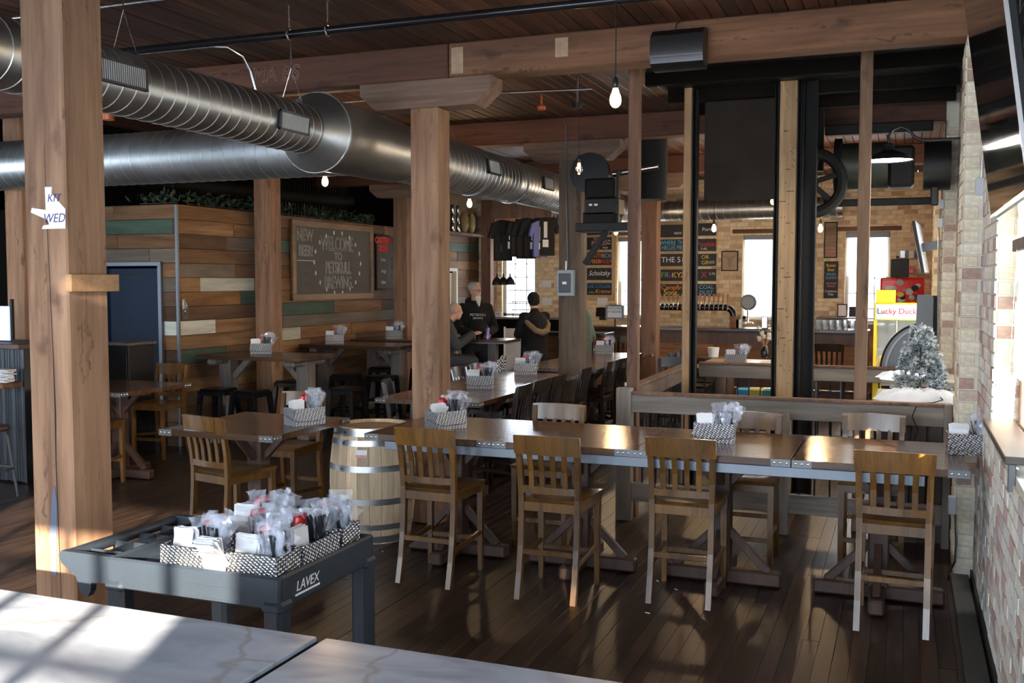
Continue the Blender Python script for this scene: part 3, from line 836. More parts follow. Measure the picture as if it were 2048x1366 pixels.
# navy door
d = struct('door_1', MB().box((-8.61, SWY + .06, 1.05), (.84, .04, 2.10), .004), M_DOOR, None, 'dark navy restroom door')
fr = MB(); fr.box((-8.17, SWY + .01, 1.07), (.05, .10, 2.14), .004); fr.box((-9.05, SWY + .01, 1.07), (.05, .10, 2.14), .004); fr.box((-8.61, SWY + .01, 2.15), (.93, .10, .05), .004)
part('door_frame', fr, M_DOORF, d); part('door_closer_rail', MB().box((-8.61, SWY + .03, 2.03), (.80, .02, .015)), M_BLACK, d)
d2 = struct('door_2', MB().box((SWX - .05, 16.92, 1.05), (.04, .75, 2.10), .004), M_CREAMP, None, 'cream door behind the man in the hoodie')
fr = MB(); fr.box((SWX + .0, 16.53, 1.07), (.08, .06, 2.14)); fr.box((SWX, 17.32, 1.07), (.08, .06, 2.14)); fr.box((SWX, 16.92, 2.16), (.08, .85, .06))
part('door_frame', fr, M_CREAMP, d2)
# restroom sign
a = at(370, 612, X=SWX + .01); c = at(370, 640, X=SWX + .01)
sg = part('restroom_sign', MB().box((SWX + .008, a.y, (a.z + c.z) / 2 + .03), (.008, .13, .21), .002), M_PL_GREY)
tag(sg, 'small restroom sign with white pictograms on the plank wall', 'sign')
mb = MB(); X0 = SWX + .0125; y0 = a.y; z0 = a.z + .025
mb.sph((X0, y0 - .036, z0 + .045), .010, 8, 6, (.2, 1, 1)); mb.box((X0, y0 - .036, z0 + .008), (.002, .026, .05)); mb.box((X0, y0 - .036, z0 - .036), (.002, .018, .05))
mb.box((X0, y0 - .012, z0), (.002, .006, .12))
mb.sph((X0, y0 + .018, z0 + .012), .008, 8, 6, (.2, 1, 1)); mb.box((X0, y0 + .018, z0 - .015), (.002, .012, .035)); mb.tube([(X0, y0 + .022 + .02 * math.cos(t * .6), z0 - .035 + .02 * math.sin(t * .6)) for t in range(10)], .003, 5); mb.box((X0, y0, z0 - .085), (.002, .03, .012))
part('pictogram', mb, M_WHITE, sg)
# big chalkboard
tl = at(582, 437, X=SWX + .03); br_ = at(746, 596, X=SWX + .03)
y0, y1, z1, z0 = tl.y, br_.y, 2.80, 1.675
M_FAINT = plain('faint_chalk', (.14, .13, .12), .95)
cb = thing('chalkboard', 'large wood framed chalkboard reading welcome to Petskull Brewing', 'chalkboard', (SWX + .03, (y0 + y1) / 2, (z0 + z1) / 2), PI / 2)
w, h = y1 - y0, z1 - z0
part('panel', MB().box((0, .012, 0), (w - .1, .012, h - .1)), M_BOARD, cb)
for (cx, cz, sx, sz) in ((0, h / 2 - .045, w, .09), (0, -h / 2 + .045, w, .09)): part('frame_rail', MB().box((cx, 0, cz), (sx, .045, sz), .006), M_FRAMEW, cb)
for sgn in (-1, 1): part('frame_stile', MB().box((sgn * (w / 2 - .045), 0, 0), (.09, .045, h - .18), .006), M_FRAMEW, cb)
def cbt(s, x, z, size, **k): text('lettering', s, size, M_CHALK, cb, (x, .0025, z), FACE_CAM, **k)
cbt('NEW', -.79, .35, .24, outline=.0028, sx=.75); cbt('BEER!', -.77, .13, .22, outline=.0028, sx=.68)
part('underline', MB().box((-.77, .003, .0), (.44, .003, .010)), M_CHALK, cb)
cbt('WELCOME', .08, .25, .30, outline=.0028, sx=.62); cbt('TO', .10, .07, .16, outline=.0028); cbt('PETSKULL', .10, -.10, .25, outline=.0028, sx=.66); cbt('BREWING.', .12, -.32, .26, outline=.0028, sx=.68)
[text('lettering', s_, .10, M_FAINT, cb, (-.78, .0045, z_), FACE_CAM, sx=.8) for s_, z_ in (('pale ale', -.13), ('stout', -.26), ('lager', -.39))]
mb = MB()
for i in range(18):
    a = i / 18 * 2 * PI
    mb.lathe([(.0, -.04), (.02, -.015), (.022, .01), (.0, .04)], 6, (.10 + .66 * math.cos(a), .003, -.02 + .45 * math.sin(a)), Matrix.Diagonal((1, .05, 1, 1)))
part('chalk_hops', mb, M_CHALK, cb)
# narrow menu board
a = at(752, 470, X=SWX + .03); b = at(779, 578, X=SWX + .03)
mbd = thing('menu_board', 'narrow chalk menu board with pink heading right of the chalkboard', 'menu board', (SWX + .03, (a.y + b.y) / 2, (a.z + b.z) / 2), PI / 2)
w2, h2 = b.y - a.y, a.z - b.z
part('panel', MB().box((0, 0, 0), (w2, .02, h2), .003), M_BOARD, mbd); part('frame', MB().box((0, .004, h2 / 2), (w2 + .04, .03, .03)).box((0, .004, -h2 / 2), (w2 + .04, .03, .03)).box((-w2 / 2, .004, 0), (.03, .03, h2)).box((w2 / 2, .004, 0), (.03, .03, h2)), M_BLACK, mbd)
text('lettering', 'CASTING\nSIDES', .13, M_COLS['red'], mbd, (0, -.012, h2 * .33), FACE_CAM, outline=.006)
text('lettering', 'fries\n\nrings\n\nslaw', .09, M_CHALK, mbd, (0, -.012, -h2 * .16), FACE_CAM)
# garland on the wall top
def garland(u0, u1, fn, label):
    mb = MB(); rnd = random.Random(3 + int(u0 * 10))
    n = int((u1 - u0) * 170)
    for i in range(n):
        u = rnd.uniform(u0, u1); p = fn(u) + Vector((rnd.gauss(0, .05), rnd.gauss(0, .05), abs(rnd.gauss(0, .055))))
        p.z += .02
        d1 = Vector((rnd.gauss(0, 1), rnd.gauss(0, 1), rnd.gauss(.2, 1))).normalized() * rnd.uniform(.04, .09)
        d2 = d1.cross(Vector((rnd.gauss(0, 1), rnd.gauss(0, 1), rnd.gauss(0, 1)))).normalized() * .016
        mb.add([p - d1 * .2, p + d1 * .4 + d2, p + d1, p + d1 * .4 - d2], [(0, 1, 2, 3)])
    t = thing('leafy_garland', label, 'garland'); part('leaves', mb, M_LEAF, t)['kind'] = 'stuff'
    part('stem', MB().tube([fn(u0 + (u1 - u0) * i / 20) for i in range(21)], .006, 5), M_PED, t)
garland(9.8, 14.3, lambda u: Vector((SWX - .06, u, SWT + .02)), 'dark green leafy garland along the top of the chalkboard wall')
garland(-8.5, -7.95, lambda u: Vector((u, SWY + .05, SWT + .02)), 'short leafy garland over the corner above the navy door')
struct('added_dark_wall', MB().box((-9.6, 14.0, 3.3), (.05, 8.9, .96)), M_DARK)  # black sheet added to make the space above the planks dark
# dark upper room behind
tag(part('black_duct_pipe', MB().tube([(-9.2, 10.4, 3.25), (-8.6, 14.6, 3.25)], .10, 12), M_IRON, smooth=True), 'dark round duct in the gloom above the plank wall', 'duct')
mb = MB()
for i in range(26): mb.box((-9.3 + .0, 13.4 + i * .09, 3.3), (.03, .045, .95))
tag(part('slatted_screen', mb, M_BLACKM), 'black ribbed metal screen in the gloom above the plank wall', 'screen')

# ------------------------------------------------------------------ ducts
DX, DZ = -4.19, 3.07
duct = thing('ventilation_duct', 'galvanized spiral ventilation duct with flared reducer and side branch', 'duct', (DX, 7, DZ))
def ring_path(c, r, ax, tilt=0.0, n=28):
    """slanted ring around the axis"""
    out = []
    for k in range(n):
        a = 2 * PI * k / n
        if ax == 'Y': out.append(Vector((c[0] + r * math.cos(a), c[1] + tilt * math.cos(a), c[2] + r * math.sin(a))))
        else: out.append(Vector((c[0] + tilt * math.cos(a), c[1] + r * math.cos(a), c[2] + r * math.sin(a))))
    return out
def run(par, name, ax, a, b, c, r0, r1, step=.105, seam=True, mt=M_DUCT):
    """cylindrical run from a to b along ax; c = the two other coordinates"""
    P = (lambda s: (c[0], s, c[1])) if ax == 'Y' else (lambda s: (s, c[0], c[1]))
    m = 8
    mb = MB().tube([P(a + (b - a) * i / m) for i in range(m + 1)], [r0 + (r1 - r0) * i / m for i in range(m + 1)], 40)
    o = part(name, mb, mt, par, True, loc=-par.location if par else (0, 0, 0))
    if seam:
        sm = MB(); s = a + step
        while s < b - .02:
            r = r0 + (r1 - r0) * (s - a) / (b - a)
            sm.tube(ring_path(P(s), r + .001, ax, .035), .0035, 5, closed=True); s += step
        part('spiral_seam', sm, M_SEAM, o, True)
    return o
run(duct, 'spiral_run', 'Y', .5, 6.45, (DX, DZ), .18, .18)
cone = MB().lathe([(.18, 0), (.19, .02), (.295, .15), (.30, .16), (.30, .20)], 48, (0, 0, 0), Matrix.Rotation(-PI / 2, 4, 'X'))
part('reducer_cone', cone, M_DUCTB, duct, True, loc=(0, 6.45 - 7, 0))
part('reducer_lip', MB().tube(ring_path((0, 6.62 - 7, 0), .302, 'Y'), .006, 6, closed=True), M_SEAM, duct, True)
run(duct, 'plenum', 'Y', 6.62, 7.85, (DX, DZ), .28, .262, seam=False)
run(duct, 'spiral_run', 'Y', 7.85, 10.6, (DX, DZ), .245, .24)
run(duct, 'spiral_run', 'Y', 10.6, 15.6, (DX, DZ), .232, .225)
for yb in (7.85, 9.5, 10.6, 12.4): part('joint_band', MB().tube(ring_path((DX, yb, DZ), .248, 'Y'), .008, 6, closed=True), M_DUCT, duct, True, loc=-duct.location)
run(duct, 'branch_run', 'X', -12.5, DX + .05, (7.62, 3.10), .24, .24, .115, mt=M_DUCTB)
def grille(yc, r, phi, L_, H_):
    n = max(8, int(L_ / .017))
    back = part('grille', MB().box((-.004, 0, 0), (.012, L_, H_), .003).box((.004, 0, H_ / 2 - .007), (.02, L_, .014)).box((.004, 0, -H_ / 2 + .007), (.02, L_, .014)).box((.004, L_ / 2 - .007, 0), (.02, .014, H_)).box((.004, -L_ / 2 + .007, 0), (.02, .014, H_)), plain('grille_dark', (.07, .075, .08), .5, .4), duct,
                loc=(r * math.cos(phi) + .008, yc - 7, r * math.sin(phi)), rot=(0, -phi, 0))
    for k in range(n): part('blade', MB().box((.006, -L_ / 2 + .02 + (L_ - .04) * k / (n - 1), 0), (.010, .0075, H_ - .03)), M_LGREY, back)
grille(4.40, .18, R(2), .36, .135); grille(6.05, .18, R(-6), .36, .135); grille(9.55, .245, R(8), .30, .15); grille(11.25, .235, R(5), .32, .15)
run_far = thing('ventilation_duct', 'far galvanized duct crossing above the beer signs', 'duct', (-3, 17.4, 3.12))
run(run_far, 'spiral_run', 'X', -6.0, -1.0, (17.4, 3.16), .17, .17, .13)
run_f2 = thing('ventilation_duct', 'end of the spiral duct bending behind the post with the switch box', 'duct', (DX, 16, DZ))
run(run_f2, 'spiral_run', 'Y', 15.62, 17.2, (DX, DZ), .22, .21, .12)
# hangers for the ducts
def hanger(y, r):
    h = thing('duct_hanger', 'thin wire hanger holding the duct near the %s' % ('left post' if y < 5 else 'flared reducer' if y < 7 else 'middle post'), 'hanger', (DX, y, CEILZ))
    part('wire', MB().tube([(0, 0, 0), (0, 0, -.30)], .003, 6).tube([(0, 0, -.30), (.10, 0, DZ + r * .8 - CEILZ)], .002, 5).tube([(0, 0, -.30), (-.10, 0, DZ + r * .8 - CEILZ)], .002, 5), M_CHROME, h)
    part('turnbuckle', MB().tube([(0, 0, -.20), (0, 0, -.27)], .006, 6), M_CHROME, h)
hanger(4.62, .18); hanger(6.3, .18); hanger(9.0, .24)
# black sprinkler pipe, conduits
sp = thing('sprinkler_pipe', 'black sprinkler pipe running across the ceiling', 'pipe', (-4, 5.87, 3.61))
part('pipe', MB().tube([(-9, 0, 0), (4.4, 0, 0)], .027, 14), M_BLACKG, sp, True)
for px in (578, 655):
    q = at(px, 45, Y=5.87)
    hc = part('clevis', MB().tube([(q.x + 4, 0, .18), (q.x + 4, 0, .05)], .005, 6).tube([(q.x + 4 + .0, .035 * math.cos(t * .7), .035 * math.sin(t * .7)) for t in range(9)], .006, 6), M_CHROME, sp)
def conduit(pts, r, label, mt=M_CHROME, name='conduit'):
    return tag(part(name, MB().tube(pts, r, 8), mt, smooth=True), label, 'conduit')
conduit([(-9, 5.2, 3.72), (-4.2, 5.2, 3.72), (-3.3, 4.9, 3.74)], .010, 'thin conduit at the upper left edge of the ceiling')
conduit([(-9, 6.4, 3.73), (-4.95, 6.4, 3.73), (-4.83, 6.42, 3.72), (-4.75, 6.5, 3.66), (-4.72, 6.56, 3.55), (-4.7, 6.6, 3.4)], .012, 'grey conduit bending down behind the spiral duct')
conduit([(-5.4, 7.6, 3.48), (-3.9, 7.6, 3.48), (-2.4, 7.9, 3.50)], .010, 'conduit passing behind the middle post bolster')
conduit([(-3.60, 10.855, 3.7), (-3.60, 10.855, 3.1), (-3.585, 10.852, 2.6), (-3.575, 10.85, 2.10)], .008, 'grey conduit running down to the switch box', M_STEEL)
hd = part('heat_detector', MB().lathe([(.0, -.05), (.03, -.045), (.05, -.01), (.05, 0)], 14, (-2.62, 8.2, 3.45)), M_BLACK, smooth=True); tag(hd, 'small dark ceiling detector near the glowing pendant', 'detector')
part('stem', MB().tube([(-2.62, 8.2, 3.45), (-2.62, 8.2, CEILZ)], .008, 6), M_CHROME, hd)
sr = part('ceiling_sprinkler', MB().lathe([(0, 0), (.04, .0), (.045, .03), (.02, .05), (.01, .06), (.01, CEILZ - at(1083, 220, Y=9.5).z)], 12, tuple(at(1083, 220, Y=9.5))), plain('orange_plastic', (.55, .12, .03), .4), smooth=True); tag(sr, 'small orange sprinkler head under the ceiling', 'sprinkler')
so = part('pipe_fitting', MB().lathe([(0, 0), (.05, .0), (.055, .05), (.02, .07), (.012, .08), (.012, CEILZ - at(217, 240, Y=7.0).z)], 12, tuple(at(217, 240, Y=7.0))), plain('orange_plastic_2', (.60, .13, .03), .4), smooth=True); tag(so, 'orange fitting behind the left post by the ducts', 'fitting')

# ------------------------------------------------------------------ lamps
def pendant(px, py, Y, watts, label, glow=True, s=1.0):
    p = at(px, py, Y=Y)
    t = thing('pendant_bulb', label, 'lamp', (p.x, p.y, p.z), 0, 'hanging pendant bulbs')
    part('cord', MB().tube([(0, 0, .10 * s), (0, 0, CEILZ - p.z)], .003, 6), M_BLACK, t)
    part('socket', MB().lathe([(.012, .045), (.016, .05), (.017, .085), (.008, .105), (.004, .11)], 12), M_BLACKM, t, True)
    prof = [(.0, -.062), (.016, -.058), (.029, -.042), (.033, -.022), (.030, .0), (.021, .022), (.014, .045)]
    if glow:
        part('bulb', MB().lathe(prof, 16), M_BULB, t, True)
    else:
        part('bulb', MB().lathe(prof, 16), M_CLEAR, t, True)
        part('filament', MB().tube([(-.006, 0, .03), (-.008, 0, -.03), (0, 0, .02), (.008, 0, -.03), (.006, 0, .03)], .0022, 5), M_FILAMENT, t)
    l = light('pendant_light', 'POINT', (p.x, p.y, p.z - .075), watts, (1.0, .66, .36), size=.035)
    return t
pendant(1231, 193, 5.5, 17, 'large glowing pendant bulb hanging before the beam')
pendant(650, 360, 8.6, 30, 'glowing pendant bulb below the flared duct')
pendant(939, 405, 11.6, 12, 'glowing pendant bulb above the man in the hoodie')
pendant(1158, 335, 8.6, 4, 'clear pendant bulb with lit filament beside the grey post', glow=False)
pendant(1428, 455, 14.2, 34, 'glowing pendant bulb before the framed skull print')
pendant(1641, 455, 14.2, 34, 'glowing pendant bulb left of the tall chalk menus')
pendant(1232, 462, 15.2, 32, 'pendant bulb over the first column of beer signs')
pendant(1546, 400, 13.6, 8, 'pendant bulb beside the wide shaft timber')
# gooseneck barn light
c = at(1777, 322, Y=8.6)
bl = thing('barn_light', 'black gooseneck barn light glowing beside the brick wall', 'lamp', (c.x, c.y, c.z))
part('shade', MB().lathe([(.190, 0), (.186, .012), (.12, .055), (.06, .075), (.045, .09), (.04, .13), (.02, .14)], 32, cap=False), M_BLACKM, bl, True)
part('diffuser', MB().lathe([(0, .004), (.178, .008)], 32), plain('lamp_diffuser', (1, 1, 1), .5, emit=(1.0, .93, .85), estr=14), bl)
wx = WX - c.x
part('arm', MB().tube([(0, 0, .13), (0, 0, .20), (.03, 0, .245), (.09, 0, .262), (.14, 0, .24), (.19, 0, .18), (.25, 0, .15), (.33, 0, .15), (wx, 0, .15)], .011, 10), M_BLACKM, bl, True)
part('wall_mount', MB().box((wx - .03, 0, .15), (.05, .10, .10), .01), M_BLACKM, bl)
light('barn_lamp', 'AREA', (c.x, c.y, c.z - .01), 20, (1, .9, .8), size=.3, size_y=.3, aim=(0, 0, -1))
# heater/speaker box on the beam
a = at(1300, 64, Y=7.0); b = at(1405, 134, Y=7.0)
wb, hb = b.x - a.x, a.z - b.z
bx = thing('speaker_box', 'black curved speaker box mounted on the ceiling beam', 'speaker', ((a.x + b.x) / 2, 7.18, (a.z + b.z) / 2 + .02))
prof = [(0, -hb / 2), (-.12, -hb / 2), (-.17, -hb / 2 + .03), (-.19, 0), (-.17, hb * .32), (-.10, hb / 2), (0, hb / 2)]
part('housing', MB().prism(prof, wb, Matrix.Rotation(PI / 2, 4, 'Z')), M_BLACKM, bx, True)
part('cable', MB().tube([(-.05, -.02, hb / 2 - .01), (-.03, -.03, hb / 2 + .06), (.05, -.02, hb / 2 + .10), (.14, -.01, hb / 2 + .12)], .005, 6), M_BLACK, bx, True)
part('trim_strip', MB().box((0, -.183, -hb * .22), (wb + .002, .012, .014)), plain('grey_strip', (.12, .12, .14), .3), bx)
# television in the upper right corner
ca, sa = math.cos(R(8)), math.sin(R(8))
tv = thing('television', 'large black wall television tilted over the right edge', 'television', (.40, 4.88, 2.27)); tv.rotation_euler = (0, -R(8), 0)
part('housing', MB().box((.02, 0, .62), (.035, 1.72, 1.24), .006), M_BLACK, tv)
part('screen', MB().box((.001, 0, .62), (.006, 1.69, 1.20)), plain('tv_glass', (.008, .008, .009), .06, spec=.9), tv)
bz = MB(); bz.box((0, -.858, .62), (.016, .012, 1.24)); part('side_bezel', bz, M_CHROME, tv)
part('bottom_bezel', MB().box((0, 0, .006), (.016, 1.72, .012)), M_CHROME, tv)
# second television further along the wall, seen on edge
tv2 = thing('television', 'small wall television seen edge on above the claw machine', 'television', (.20, 13.2, 2.0)); tv2.rotation_euler = (0, -R(11), R(-4))
part('housing', MB().box((.02, 0, .35), (.04, 1.0, .62), .006), M_BLACK, tv2); part('screen', MB().box((-.002, 0, .35), (.004, .97, .58)), plain('tv_bright', (.5, .5, .5), .1), tv2); part('mount', MB().box((.17, 0, .35), (.27, .10, .10)), M_BLACKM, tv2)

# ------------------------------------------------------------------ freight shaft: railings, timbers, machinery
RY = 7.90
def railing(name, a, b, label, nb, posts, mt=M_RAIL, top=1.035, h=.145):
    """a, b: plan ends of a straight railing"""
    a = Vector((*a, 0)); b = Vector((*b, 0)); d = (b - a); L_ = d.length; ang = math.atan2(d.y, d.x)
    t = thing(name, label, 'railing', a, ang)
    part('top_rail', MB().box((L_ / 2, 0, top - h / 2), (L_, .045, h), .005), mt, t)
    part('cap', MB().box((L_ / 2, 0, top + .012), (L_, .09, .022), .003), M_STUD_RED, t)
    part('bottom_rail', MB().box((L_ / 2, 0, .24), (L_, .045, .15), .005), mt, t)
    bm_ = MB().tube([(0, 0, .30), (0, 0, top - h + .01)], .007, 8).mesh('baluster', M_BLACKM)
    for k in range(nb): link('baluster', bm_, t, (L_ * (k + .5) / nb, 0, 0))
    for (s, w_, zt) in posts: part('newel', MB().box((s, 0, zt / 2), (w_, .10, zt), .006), M_RAILZ, t)
    return t
railing('shaft_railing', (-2.13, RY), (.33, RY), 'grey wooden railing in front of the old freight shaft', 22, [(.02, .125, 1.085), (1.29, .07, .95), (2.43, .055, 1.06)])
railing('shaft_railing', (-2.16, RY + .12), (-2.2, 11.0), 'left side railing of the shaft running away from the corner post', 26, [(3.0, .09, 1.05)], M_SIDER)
railing('shaft_railing', (-2.12, 11.1), (.30, 11.1), 'grey back railing of the shaft beyond the timbers', 20, [])
def shaft_post(pxa, pxb, Y, dep, label, mt, z0=.0, name='shaft_timber'):
    a = at(pxa, 130, Y=Y); b = at(pxb, 130, Y=Y)
    return post(a.x, b.x, Y, dep, 3.78, label, mt, name, z0, 'upright timbers of the freight shaft')
shaft_post(1257, 1279, 8.02, .09, 'reddish shaft timber rising from the railing corner post', M_STUD_RED)
pB = shaft_post(1369, 1385, 9.5, .12, 'narrow shaft timber with a dark steel guide rail', M_STUD)
pC = shaft_post(1561, 1597, 9.5, .16, 'wide pale shaft timber full of nail holes', M_STUD)
pD = shaft_post(1721, 1746, 8.15, .09, 'shaft timber right of the iron wheel', M_STUDB)
mb = MB(); rnd = random.Random(4)
xa, xb = at(1561, 130, Y=9.5).x, at(1597, 130, Y=9.5).x
for k in range(34): mb.lathe([(0, 0), (.005, 0)], 6, (rnd.uniform(xa + .02, xb - .02), 9.4985, rnd.uniform(.9, 3.5)), Matrix.Rotation(PI / 2, 4, 'X'))
for k in range(9): mb.box((rnd.uniform(xa + .03, xb - .05), 9.4985, rnd.uniform(1.0, 3.4)), (rnd.uniform(.03, .07), .001, .006))
part('nail_holes', mb, M_BLACK, pC)
def guide(px0, px1, Y, label):
    a = at(px0, 130, Y=Y); b = at(px1, 130, Y=Y)
    g = thing('guide_rail', label, 'guide rail', ((a.x + b.x) / 2, Y, 0), 0, 'black steel elevator guide rails'); w_ = b.x - a.x
    part('web', MB().box((0, .07, 1.87), (w_, .012, 3.74)), M_IRON, g)
    for s in (-1, 1): part('flange', MB().box((s * (w_ / 2 - .006), .035, 1.87), (.012, .08, 3.74), .002), M_IRON, g)
    bt = MB().lathe([(.011, 0), (.011, .008), (0, .01)], 8, (0, 0, 0), Matrix.Rotation(PI / 2, 4, 'X')).mesh('bolt', M_IRON)
    for k in range(8): link('bolt', bt, g, (0, .064, .5 + k * .42))
    return g
guide(1386, 1397, 9.5, 'black steel guide rail on the narrow shaft timber')
guide(1597, 1607, 9.5, 'thin black steel guide rail beside the wide pale timber')
guide(1608, 1637, 9.45, 'broad black steel guide rail with bolts right of the pale timber')
guide(1551, 1560, 9.5, 'thin black steel angle on the left edge of the wide timber')
a = at(1410, 150, Y=9.75); b = at(1552, 398, Y=9.75)
pan = part('hanging_panel', MB().box(((a.x + b.x) / 2, 9.78, (a.z + b.z) / 2), (b.x - a.x, .03, a.z - b.z), .004), M_RUST); tag(pan, 'dark rusty panel hanging in the shaft between the timbers', 'panel')  # plain panel hanging in the shaft, not a shutter
part('top_edge', MB().box(((a.x + b.x) / 2, 9.76, a.z + .01), (b.x - a.x, .06, .03)), M_LUMBER, pan)
struct('ceiling_shaft', MB().box((-.88, 9.1, CEILZ - .02), (2.6, 3.2, .025)), M_BLACK)
tag(part('axle_hanger', MB().box((at(1628, 366, Y=10.3).x, 10.62, 3.42), (.12, .10, .74)), M_IRON), 'iron hanger behind the flywheel reaching the ceiling', 'hanger')
for k, yv in enumerate((7.9, 8.7, 9.6, 10.4)):
    tag(part('shaft_joist', MB().box((-.88, yv, 3.70), (2.55, .07, .12), .004), M_DARK), 'black joist over the shaft, number %s from the big beam' % ('first second third fourth'.split()[k]), 'joist', 'black joists over the shaft')
# iron wheel and winding gear
c = at(1622, 366, Y=10.3)
wh = thing('flywheel', 'black spoked iron flywheel of the freight elevator', 'wheel', c)
wh.rotation_euler = (0, 0, R(8))
part('rim', MB().tube([(.29 * math.cos(2 * PI * k / 40), 0, .29 * math.sin(2 * PI * k / 40)) for k in range(40)], .055, 8, closed=True), M_IRON, wh, True)
part('hub', MB().tube([(0, -.10, 0), (0, .32, 0)], .07, 16), M_IRON, wh, True)
for k in range(6):
    a = k * PI / 3 + .3
    part('spoke', MB().bar((.05 * math.cos(a), 0, .05 * math.sin(a)), (.31 * math.cos(a), 0, .31 * math.sin(a)), .035, .05, .006), M_IRON, wh)
gear = thing('hoist_machine', 'green black hoist drum and motor under the ceiling behind the barn light', 'machine', at(1712, 345, Y=10.62))
part('drum', MB().tube([(-.14, 0, .06), (.30, 0, .06)], .23, 24), plain('hoist_green', (.028, .032, .022), .5, .4, var=.4), gear, True)
part('drum_flange', MB().tube([(-.20, 0, .06), (-.13, 0, .06)], .28, 28), M_IRON, gear, True)
part('gearbox', MB().box((.42, 0, .03), (.24, .34, .40), .03), M_IRON, gear)
part('frame', MB().box((.2, 0, .42), (1.0, .12, .10), .01), M_IRON, gear); part('lower_frame', MB().box((.2, 0, -.30), (1.0, .10, .07), .01), M_IRON, gear)
part('motor', MB().tube([(.62, 0, .04), (.86, 0, .04)], .24, 20), M_BLACK, gear, True)
part('hook_block', MB().bar((.72, -.2, -.18), (.72, -.2, -.36), .07, .07, .01), M_BLACK, gear)
eng = thing('hoist_engine', 'black belt driven engine on a bracket beside the grey post', 'machine', at(1205, 415, Y=10.72))
part('support_arm', MB().box((-.22, .22, -.22), (.36, .12, .09)), M_BLACK, eng)
part('pulley', MB().tube([(-.14, -.05, .38), (-.14, .05, .38)], .22, 28), M_BLACKM, eng, True)
part('engine_block', MB().box((.0, 0, .20), (.34, .26, .22), .02), M_IRON, eng)
part('gear_case', MB().box((.02, 0, .0), (.38, .30, .20), .02), M_BLACK, eng); part('platform', MB().box((.05, 0, -.22), (.62, .34, .09), .006), M_BLACK, eng)
part('lower_case', MB().box((.0, 0, -.12), (.36, .3, .13), .01), M_IRON, eng)
part('stanchion', MB().box((.2, -.1, .1), (.03, .03, .6)), M_BLACK, eng); part('bracket', MB().bar((.05, 0, -.26), (-.2, 0, -.62), .06, .06, .005), M_BLACK, eng)
for s in (-.04, .02): part('warning_lamp', MB().box((s - .05, -.155, .02), (.035, .01, .02)), M_WHITE, eng)
part('drive_shaft', MB().tube([(.12, 0, .36), (.62, 0, .42)], .035, 10), M_CHROME, eng, True)
tag(part('shaft_cylinder', MB().tube([(0, 0, 0), (0, 0, 1.05)], .20, 20), M_IRON, smooth=True, loc=tuple(at(1300, 400, Y=11.6))), 'dark iron cylinder hanging behind the reddish shaft timber', 'cylinder')
# switch box on the post
a = at(1115, 540, Y=10.82); b = at(1148, 592, Y=10.82)
sb = thing('switch_box', 'grey electrical switch box on the grey post', 'switch box', ((a.x + b.x) / 2, 10.83, (a.z + b.z) / 2)); w_, h_ = b.x - a.x, a.z - b.z
part('housing', MB().box((0, 0, 0), (w_, .09, h_), .006), plain('box_grey', (.26, .30, .32), .45), sb); part('door', MB().box((0, -.05, 0), (w_ * .72, .012, h_ * .74), .004), plain('box_window', (.015, .02, .028), .4), sb)
part('label_plate', MB().box((0, -.058, 0), (w_ * .25, .003, h_ * .10)), M_WHITE, sb); part('conduit_stub', MB().tube([(0, 0, h_ / 2), (0, 0, h_ / 2 + .1)], .012, 8), M_CHROME, sb)
# conduits, outlets on the brick piers
def conduit_set():
    a = at(1893, 245, Y=10.83); b = at(1882, 560, Y=10.83)
    t = thing('conduit', 'steel conduit with two outlet boxes on the far brick pier', 'conduit', (0, 0, 0))
    pts = [at(px, py, Y=10.82) for px, py in ((1893, 242), (1890, 290), (1878, 318), (1885, 350), (1884, 400), (1878, 450), (1876, 700), (1874, 860))]
    part('tube', MB().tube(pts, .011, 8), M_CHROME, t, True)
    for px, py in ((1882, 408), (1880, 446)):
        p = at(px, py, Y=10.80); part('outlet_box', MB().box(p, (.055, .04, .09), .004), M_LGREY, t)
conduit_set()
a = at(1903, 1010, Y=7.09)
t = thing('outlet', 'galvanized outlet box with bent conduit low on the near pier', 'outlet', (.33, 7.09, a.z))
part('box', MB().box((-.02, 0, 0), (.05, .07, .115), .005), M_LGREY, t); part('tube', MB().tube([(-.0, -.02, -.05), (.01, -.03, -.25), (.005, -.03, -.36), (-.03, -.03, -.44), (-.035, -.03, -.485)], .009, 8), M_CHROME, t, True)
a = at(1973, 355, X=.43)
t = thing('outlet', 'steel outlet box high on the near pier beside the television', 'outlet', (.44, 7.10, 2.55)); part('box', MB().box((-.02, 0, 0), (.05, .04, .11), .004), M_LGREY, t); part('tube', MB().tube([(-.01, 0, .05), (.0, 0, .3)], .009, 8), M_CHROME, t, True)
tag(part('timber_board', MB().box((.42, 8.15, 2.25), (.06, .13, .85), .006), M_STUD), 'weathered vertical board on the brick wall beside the shaft', 'board')
tag(part('baseboard_right', MB().box((WX - .012, 3.6, .035), (.022, 7.0, .07)), M_BLACK), None, None, None, 'structure')
tag(part('floor_timber', MB().box((WX - .085, 4.6, .012), (.11, 5.1, .03), .004), wood('dark_floor_timber', (.03, .03, .03), (.085, .08, .075), 'Y', 9, .5, .2)), 'dark timber strip lying along the foot of the brick wall', 'timber')

